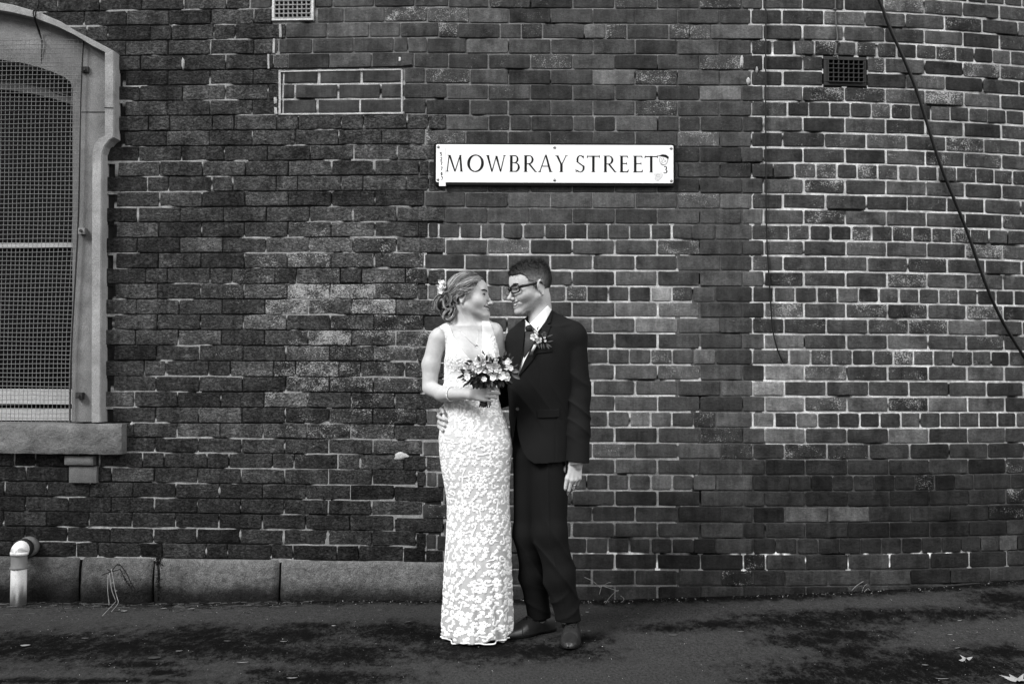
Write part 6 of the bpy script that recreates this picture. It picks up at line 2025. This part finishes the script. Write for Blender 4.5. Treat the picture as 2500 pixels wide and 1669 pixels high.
def spiral(r0, turns, n=13, tail=0.022):
    a = np.linspace(0, turns * 2 * math.pi, n); r = r0 * (0.30 + 0.70 * a / a[-1])
    p = np.stack([r * np.cos(a), r * np.sin(a)], 1)
    t = unit(np.append(p[-1] - p[-2], 0))[:2]
    tl = np.array([p[-1] + t * tail * k / 3 + np.array([-t[1], t[0]]) * -0.006 * (k / 3) ** 2 for k in (1, 2, 3)])
    return np.vstack([p, tl])
def m_scroll(th, z, rot, fl, s=1.0):
    p = spiral(0.0115 * s, 0.85, tail=0.020 * s); lace_tube(p, np.linspace(0.0050, 0.0036, len(p)) * s * np.concatenate([np.ones(len(p) - 3), [.9, .6, .3]]), th, z, rot, fl)
def m_leaf(th, z, rot, l=0.022, w=0.0070):
    y = np.linspace(-.5, .5, 6) * l; p = np.stack([0.18 * l * (1 - (2 * y / l) ** 2), y], 1)
    lace_tube(p, w * np.array([.15, .75, 1, .9, .6, .1]), th, z, rot)
def m_flower(th, z, rot, r=0.013):
    for i in range(5):
        a = rot + i * 2 * math.pi / 5
        m_leaf(th + r * .68 * math.cos(a) / 0.14, z + r * .68 * math.sin(a), a + math.pi / 2 + math.pi, r * 1.05, r * .62)
lr = random.Random(3)
def put(th, z, kind, rot, fl=1, s=1.0):
    if kind == 0: m_scroll(th, z, rot, fl, s)
    elif kind == 1: m_leaf(th, z, rot, 0.021 * s, .0100 * s)
    elif kind == 2: m_flower(th, z, rot, 0.014 * s)
# mirrored motif columns round the gown, denser toward the top
zz_ = 0.03; row = 0
ztop = zt1 - 0.01
while zz_ < ztop:
    dens_ = 1.32 if zz_ < 0.85 else 1.2
    ncol = 21
    for c in range(ncol):
        th = 2 * math.pi * (c + 0.5 * (row % 2)) / ncol + lr.uniform(-.05, .05)
        z = zz_ + lr.uniform(-.007, .007)
        sgn = 1 if c % 2 else -1
        k = (row * 2 + c // 2 + (row // 3)) % 8
        if k in (0, 5): put(th, z, 0, lr.choice((0, 1.6, 3.1, 4.7)) + lr.uniform(-.4, .4), sgn, lr.uniform(1.0, 1.35))
        elif k in (1, 3, 4, 6): put(th, z, 2, lr.uniform(0, 6), 1, lr.uniform(.85, 1.25))
        else:
            put(th, z, 1, sgn * 0.6 + lr.uniform(-.3, .3)); put(th + .08, z + .012, 1, -sgn * .9); put(th - .07, z - .010, 1, sgn * 1.4, 1, .8)
        if lr.random() < 0.7: put(th + lr.uniform(.09, .13), z + lr.uniform(-.014, .014), 1, lr.uniform(0, 6.3), 1, lr.uniform(.55, .95))
        if lr.random() < 0.3: put(th + lr.uniform(-.13, .13), z + lr.uniform(.010, .020), 1, lr.uniform(0, 6.3), 1, lr.uniform(.45, .8))
    zz_ += 0.0265 * dens_; row += 1
LC.build('lace', M_LACE, GW, smooth=True)
# hem edging and strap binding
hb = MB(); pts = []
for i in range(161):
    th = 2 * math.pi * i / 160
    q = on_gown(np.array([th]), np.array([0.030 + 0.006 * math.sin(th * 5 + 1)]), 0.001 + 0.004 * math.sin(th * 17))
    if q is not None: q = q[0]; q[2] = 0.010 + 0.008 * (1 + math.sin(th * 7)) * .5; pts.append(q)
tube(hb, pts, 0.0035, 5, caps=False); hb.build('hem', M_LACE, GW, smooth=True)

# hair: a smooth cap swept back, then strands laid over it
BPOLY = [(0.064, 0.078), (0.080, 0.078), (0.10, 0.14), (-0.14, 0.15), (-0.14, -0.085), (-0.052, -0.070), (-0.044, -0.040), (-0.036, -0.010), (-0.020, 0.004), (0.004, 0.008), (0.018, 0.014), (0.036, 0.030), (0.048, 0.050), (0.057, 0.066)]
def hair_b(p):
    q = HB.l(p) / SCB; d = head_local(q, True)
    th = 0.0070 + 0.005 * np.clip((q[:, 2] - 0.0) / 0.10, 0, 1) * np.clip((0.06 - q[:, 0]) * 14, 0, 1)
    d2 = smax(d - th, poly2(q, BPOLY) - 0.001, 0.010)
    return np.maximum(d2, -(d + 0.006)) * SCB
HBR = sdf_obj('hair', hair_b, HB.o - .15, HB.o + .15, 0.0026, M_HAIRL, BRIDE, lambda V: 0.18 + 0.25 * vnoise(V[:, 0] * 120, V[:, 1] * 60, V[:, 2] * 160))
BUNC = b_(1081, 742, -0.01)
Bl = HB.l(BUNC[None])[0] / SCB
def on_head(v, off):
    c = np.array([-0.012, 0, 0.030]); d = unit(np.asarray(v) - c); lo_, hi_ = 0.03, 0.17
    for _ in range(13):
        m = (lo_ + hi_) / 2
        if (head_local((c + d * m)[None], True)[0] - off) < 0: lo_ = m
        else: hi_ = m
    return c + d * lo_
hs2 = MB()
hl = np.array([(0.062, 0.080), (0.066, 0.074), (0.058, 0.066), (0.050, 0.052), (0.038, 0.032), (0.020, 0.015), (0.004, 0.009), (-0.018, 0.005), (-0.036, -0.010), (-0.044, -0.035), (-0.050, -0.060)])
for i in range(560):
    t = random.random(); sg = -1 if random.random() < 0.8 else 1
    if random.random() < 0.62:
        a = random.uniform(0, len(hl) - 1.01); k = int(a); st_ = hl[k] + (hl[k + 1] - hl[k]) * (a - k)
        s0 = sg * (0.02 + 0.055 * min(max((0.085 - st_[1]) / 0.06, 0), 1)) * random.uniform(.8, 1.0)
        start = np.array([st_[0] - random.uniform(0, .015), s0, st_[1]])
    else:
        start = np.array([random.uniform(-.05, .055), sg * random.uniform(0.0, .05), 0.10])
    end = Bl + np.array([0.018, sg * random.uniform(0, .018), random.uniform(-.012, .026)])
    L = []; n = 9; bow = random.uniform(0.0, 0.022)
    for j in range(n):
        u = j / (n - 1); v = start * (1 - u) + end * u
        v = v + np.array([0, 0, bow * math.sin(math.pi * u)]) + np.array([0, sg * 0.02 * math.sin(math.pi * u), 0])
        if j < n - 1 or True:
            w = on_head(v, 0.0080 + 0.0045 * min(max(v[2] * 10, 0), 1) * min(max((0.06 - v[0]) * 14, 0), 1) + 0.0018 * random.random())
            k = min(max((u - 0.78) / 0.22, 0), 1); v = w * (1 - k) + v * k
        L.append(HB.w(*(v * SCB)))
    clump = math.sin(start[2] * 95 + start[0] * 60 + start[1] * 40); tn = (0.75 + 0.65 * clump) * random.choice((.35, .7, 1.0, 1.4, 2.0))
    tube(hs2, catmull(L, 3), random.uniform(0.0007, 0.0017), 4, np.array([tn] * 3), caps=False)
hs2.build('swept_strands', M_HAIRL, HBR, smooth=True)
def hp_(px, py, dy): return b_(px, py, dy)
# low bun: dark core, twisted locks round it
bn = MB()
def bun_core(p):
    d = ell(p, b_(1084, 742, 0.0), (.036, .038, .044)); d = smin(d, ell(p, b_(1101, 764, 0.01), (.026, .034, .028)), .02)
    return smin(d, ell(p, b_(1103, 735, 0.01), (.026, .04, .036)), .03)
BUN = sdf_obj('bun', bun_core, b_(1050, 800, -.08) - .01, b_(1125, 690, .1) + .01, 0.0035, M_HAIRL, BRIDE, lambda V: 0.06 + 0.12 * vnoise(V[:, 0] * 150, V[:, 1] * 80, V[:, 2] * 90))
LOCKS = [([(1083, 716), (1094, 714), (1100, 726), (1097, 738), (1085, 747), (1080, 752)], -.055, .010), ([(1079, 718), (1066, 726), (1059, 741), (1061, 756), (1073, 762), (1082, 758)], -.040, .012),
         ([(1076, 722), (1068, 735), (1066, 750), (1074, 760)], -.052, .009), ([(1104, 750), (1094, 757), (1083, 768), (1084, 777), (1092, 783), (1100, 786)], -.048, .010),
         ([(1113, 752), (1109, 762), (1105, 773), (1095, 780), (1085, 776)], -.052, .008), ([(1108, 745), (1099, 752), (1088, 760), (1082, 767)], -.056, .009), ([(1090, 725), (1098, 742), (1102, 757), (1096, 768)], -.050, .009),
         ([(1088, 720), (1082, 733), (1084, 748), (1092, 756)], -.056, .008), ([(1072, 760), (1080, 770), (1090, 774), (1101, 768)], -.046, .009), ([(1106, 728), (1108, 740), (1112, 752), (1108, 764)], -.040, .009),
         ([(1082, 714), (1072, 718), (1064, 730)], -.03, .009), ([(1064, 738), (1064, 752), (1072, 764), (1084, 772)], -.015, .010), ([(1062, 735), (1060, 748), (1066, 760)], .015, .012), ([(1086, 776), (1096, 785), (1107, 778), (1112, 765)], -.02, .010)]
bl2 = MB()
for (L, dy, wd) in LOCKS:
    base = [b_(x, y, dy + .008 * math.sin(i * 1.7)) for i, (x, y) in enumerate(L)]
    cl0 = catmull(base, 7); n = len(cl0); tt = np.gradient(cl0, axis=0); tt /= np.maximum(np.linalg.norm(tt, axis=1, keepdims=True), 1e-9)
    u = np.cross(tt, [0, 1, 0]); u /= np.maximum(np.linalg.norm(u, axis=1, keepdims=True), 1e-9); v = np.cross(tt, u)
    lock_t = random.uniform(.6, 1.4)
    for k in range(20):
        a = random.uniform(0, 6.28); r_ = wd * .62 * math.sqrt(random.random()); tw = random.uniform(.5, 2.2)
        ph = a + tw * np.linspace(0, 1, n); pr = r_ * (0.55 + 0.45 * np.sin(np.linspace(.3, 2.9, n)))[:, None]
        tube(bl2, cl0 + u * np.cos(ph)[:, None] * pr + v * np.sin(ph)[:, None] * pr * .6, random.uniform(.0007, .0013), 4, np.array([lock_t * random.choice((.2, .5, .8, 1.3, 2.2))] * 3), caps=False)
bl2.build('curled_locks', M_HAIRL, BUN, smooth=True)
# a few loose wisps at the neck and crown
for (L, dy) in (([(1124, 724), (1127, 740), (1126, 756), (1136, 775)], -.062), ([(1128, 726), (1133, 742), (1137, 748)], -.064), ([(1116, 755), (1112, 766), (1108, 778)], -.05), ([(1097, 688), (1118, 668), (1148, 661), (1172, 676)], -.01), ([(1160, 668), (1172, 678), (1180, 688)], -.01), ([(1120, 664), (1140, 658), (1165, 668)], .01)):
    ws = MB(); tube(ws, catmull([b_(x, y, dy) for x, y in L], 5), 0.0006, 4, np.array([1.2] * 3), caps=False)
    ws.build('loose_wisp', M_HAIRL, HBR, smooth=True)
hf = MB()
for i in range(22):
    c = b_(random.gauss(1079, 4.5), random.gauss(698, 8.5), -.045 + random.uniform(-.012, .02)); blossom(hf, c, (-.5, -1, random.uniform(-.4, .5)), random.uniform(.006, .011), 1.0)
hf.build('hair_flowers', M_PETAL, BRIDE, smooth=True)

# necklace, bracelet
def skin_front(px, py, y0=-1.05):
    ys = np.arange(y0, YB + 0.05, 0.0015); q = np.array([P(px, py, y) for y in ys]); v = bride_skin(q); i = int(np.argmax(v < 0)); return q[i] + np.array([0, -.0014, 0])
M_SILV = material('silver_chain', 0.45, 0.3, 0.3, 60.0, metal=0.9)
nk = MB(); L = [(1111, 789), (1122, 806), (1136, 821), (1149, 834), (1158, 841), (1163, 843)]; L2 = [(1163, 843), (1165, 830), (1166.5, 812), (1168, 800)]
for q in (L, L2): tube(nk, catmull([skin_front(*c) for c in q], 5), 0.0009, 5)
NKO = nk.build('necklace', M_SILV, BRIDE, smooth=True)
pd = MB(); c = skin_front(1163, 845)
tube(pd, [c + 0.0065 * np.array([math.cos(a), -.1, math.sin(a)]) for a in np.linspace(0, 6.28, 15)], .0014, 5); pd.build('pendant', M_SILV, NKO, smooth=True)
br = MB(); bc = P(1100, 963, FORE[1][1] * .68 + FORE[2][1] * .32); ax = unit(FORE[2] - FORE[1]); u1 = unit(np.cross(ax, [0, 0, 1])); u2 = np.cross(ax, u1)
bc = FORE[1] * .68 + FORE[2] * .32
tube(br, [bc + 0.0325 * (math.cos(a) * u1 + math.sin(a) * u2) for a in np.linspace(0, 2 * math.pi, 33)], .0028, 6); br.build('bracelet', material('white_metal_bangle', .85, .25, .05, 40, spec=.5), BRIDE, smooth=True)

# ------------------------------------------------------------------ bouquet
YQ = -0.985
def q_(px, py, dy=0.0): return P(px, py, YQ + dy)
BQ = empty('bouquet', tuple(q_(1186, 985)))
tag(BQ, 'round bouquet of white roses, thistles, dark leaves and succulents in the woman\'s hand', 'bouquet')
cc = q_(1188, 915, .03)
for (x, y, r_) in ((1172, 882, .034), (1196, 872, .030), (1151, 905, .030), (1205, 893, .036), (1188, 898, .030), (1236, 890, .024), (1214, 915, .024), (1140, 897, .024), (1243, 880, .016), (1176, 871, .020), (1158, 892, .024)):
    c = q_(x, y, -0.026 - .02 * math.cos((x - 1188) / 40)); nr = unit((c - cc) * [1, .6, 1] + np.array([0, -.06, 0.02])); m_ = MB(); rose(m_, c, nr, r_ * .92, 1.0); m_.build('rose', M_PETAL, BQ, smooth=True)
for (x, y, r_) in ((1232, 915, .020), (1227, 921, .017), (1238, 921, .016), (1168, 903, .016), (1173, 900, .014), (1246, 898, .013), (1143, 920, .016), (1139, 914, .013), (1209, 878, .014), (1221, 905, .014), (1236, 896, .013), (1240, 884, .014), (1196, 908, .014), (1182, 924, .013), (1204, 922, .015)):
    c = q_(x, y, -.045); m_ = MB(); blossom(m_, c, (random.uniform(-.5, .5), -1, random.uniform(-.3, .5)), r_, .95, 6); berries(m_, c + np.array([0, -.004, 0]), 4, .0020, .0014); m_.build('blossom', M_PETAL, BQ, smooth=True)
m_ = MB()
for (x, y, rr_) in ((1220, 878, .040), (1232, 871, .026), (1192, 912, .030), (1203, 908, .026), (1177, 914, .024), (1183, 908, .022)):  # rounded grey succulents
    c = q_(x, y, -.035); m_ = MB()
    for k in range(9):
        a = k * 2.4; d = np.array([math.cos(a), -.7, math.sin(a)]); big_leaf(m_, c - d * .004, d, (0, -1, 0), rr_ * .62, rr_ * .50, .75, .35)
    m_.build('succulent', M_GREEN, BQ, smooth=True)
m_ = MB()
for (x, y, dx, dz, l, w, t) in ((1152, 884, -.9, .3, .036, .014, .35), (1155, 888, -.7, -.5, .036, .014, .35), (1163, 881, -.3, .9, .026, .010, .4), (1180, 865, -.2, 1, .030, .008, .3), (1181, 869, .5, .9, .022, .008, .3), (1133, 915, -.9, -.5, .036, .013, .3), (1135, 905, -.9, .2, .034, .012, .3), (1131, 910, -.6, .8, .026, .010, .3), (1146, 932, -.7, -.7, .034, .013, .4),
        (1160, 938, -.4, -.9, .034, .014, .35), (1250, 905, .9, -.1, .046, .020, 1.3), (1252, 910, .75, -.65, .056, .022, 1.6), (1236, 927, .6, -.8, .036, .016, 1.2), (1226, 932, .3, -1, .036, .014, .8), (1216, 936, .1, -1, .036, .014, .4), (1204, 938, 0, -1, .034, .013, .5), (1188, 934, -.2, -1, .036, .015, 1.2), (1192, 938, .2, -1, .032, .013, .6),
        (1256, 893, .8, .5, .030, .012, .6), (1247, 876, .7, .7, .030, .010, .5), (1137, 924, -.9, -.3, .03, .012, .4), (1176, 940, -.2, -.9, .03, .014, .4), (1168, 940, -.3, -.9, .03, .014, .3), (1143, 890, -.8, .5, .03, .010, .3), (1233, 866, .3, 1, .03, .014, .6), (1241, 868, .5, .8, .026, .012, .5), (1126, 920, -.95, -.2, .03, .010, .3)):
    big_leaf(m_, q_(x - dx * 3, y + dz * 3, -.02 + random.uniform(-.015, .015)), (dx, -.25, dz), (random.uniform(-.4, .4), -1, .2), l * .85, w, t)
for k in range(46):      # dark leaves low in the bunch and between the flowers
    x = random.uniform(1138, 1240); y = random.uniform(912, 936) if k < 30 else random.uniform(880, 915)
    big_leaf(m_, q_(x, y, -.058 if k >= 30 else -.03), ((x - 1189) / 60, -.35, -(y - 905) / 30), (random.uniform(-.4, .4), -1, .3), random.uniform(.018, .030), random.uniform(.008, .014), random.choice((.15, .25, .4, .9)))
for k in range(90):
    a = random.uniform(0, 6.28); r_ = random.uniform(.2, .88); x = 1189 + 58 * r_ * math.cos(a); y = 912 - 34 * r_ * math.sin(a)
    big_leaf(m_, q_(x, y, .0 + random.uniform(-.02, .03)), (math.cos(a), -.5, math.sin(a)), RNG.normal(size=3) * .5 + [0, -1, 0], random.uniform(.018, .034), random.uniform(.007, .013), random.choice((.2, .3, .5, .9)))
m_.build('foliage', M_GREEN, BQ, smooth=True)
m_ = MB()
for (x, y) in ((1158, 918), (1165, 922), (1152, 924), (1192, 884), (1160, 912), (1170, 926)): m_ = MB(); berries(m_, q_(x, y, -.04), 22, .0034, .0052); m_.build('berry_cluster', M_BERRY, BQ, smooth=True)
m_ = MB()
for (x, y, r_) in ((1193, 886, .014), (1171, 905, .013), (1234, 906, .013)): m_ = MB(); thistle(m_, q_(x, y, -.04), r_); m_.build('thistle_head', M_THIS, BQ)
m_ = MB()
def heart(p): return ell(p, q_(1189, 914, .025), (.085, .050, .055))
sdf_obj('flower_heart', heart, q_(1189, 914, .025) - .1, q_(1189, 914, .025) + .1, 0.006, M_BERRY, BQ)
for k in range(20):
    a = random.uniform(0, 6.28); r_ = math.sqrt(random.random()); dx, dy = r_ * math.cos(a), r_ * math.sin(a)
    tube(m_, catmull([q_(1189 + dx * 26, 930, .035 + dy * .02), q_(1186 + dx * 11, 958, .035 + dy * .014), q_(1184 + dx * 17, 996 - abs(dx) * 3 - random.uniform(0, 4), .030 + dy * .016)], 4), .0030, 6, np.array([random.choice((.2, .4, .9))] * 3))
m_.build('stems', material('cut_stem', 0.05, 0.5, 0.3, 60.0, attr=True), BQ, smooth=True)
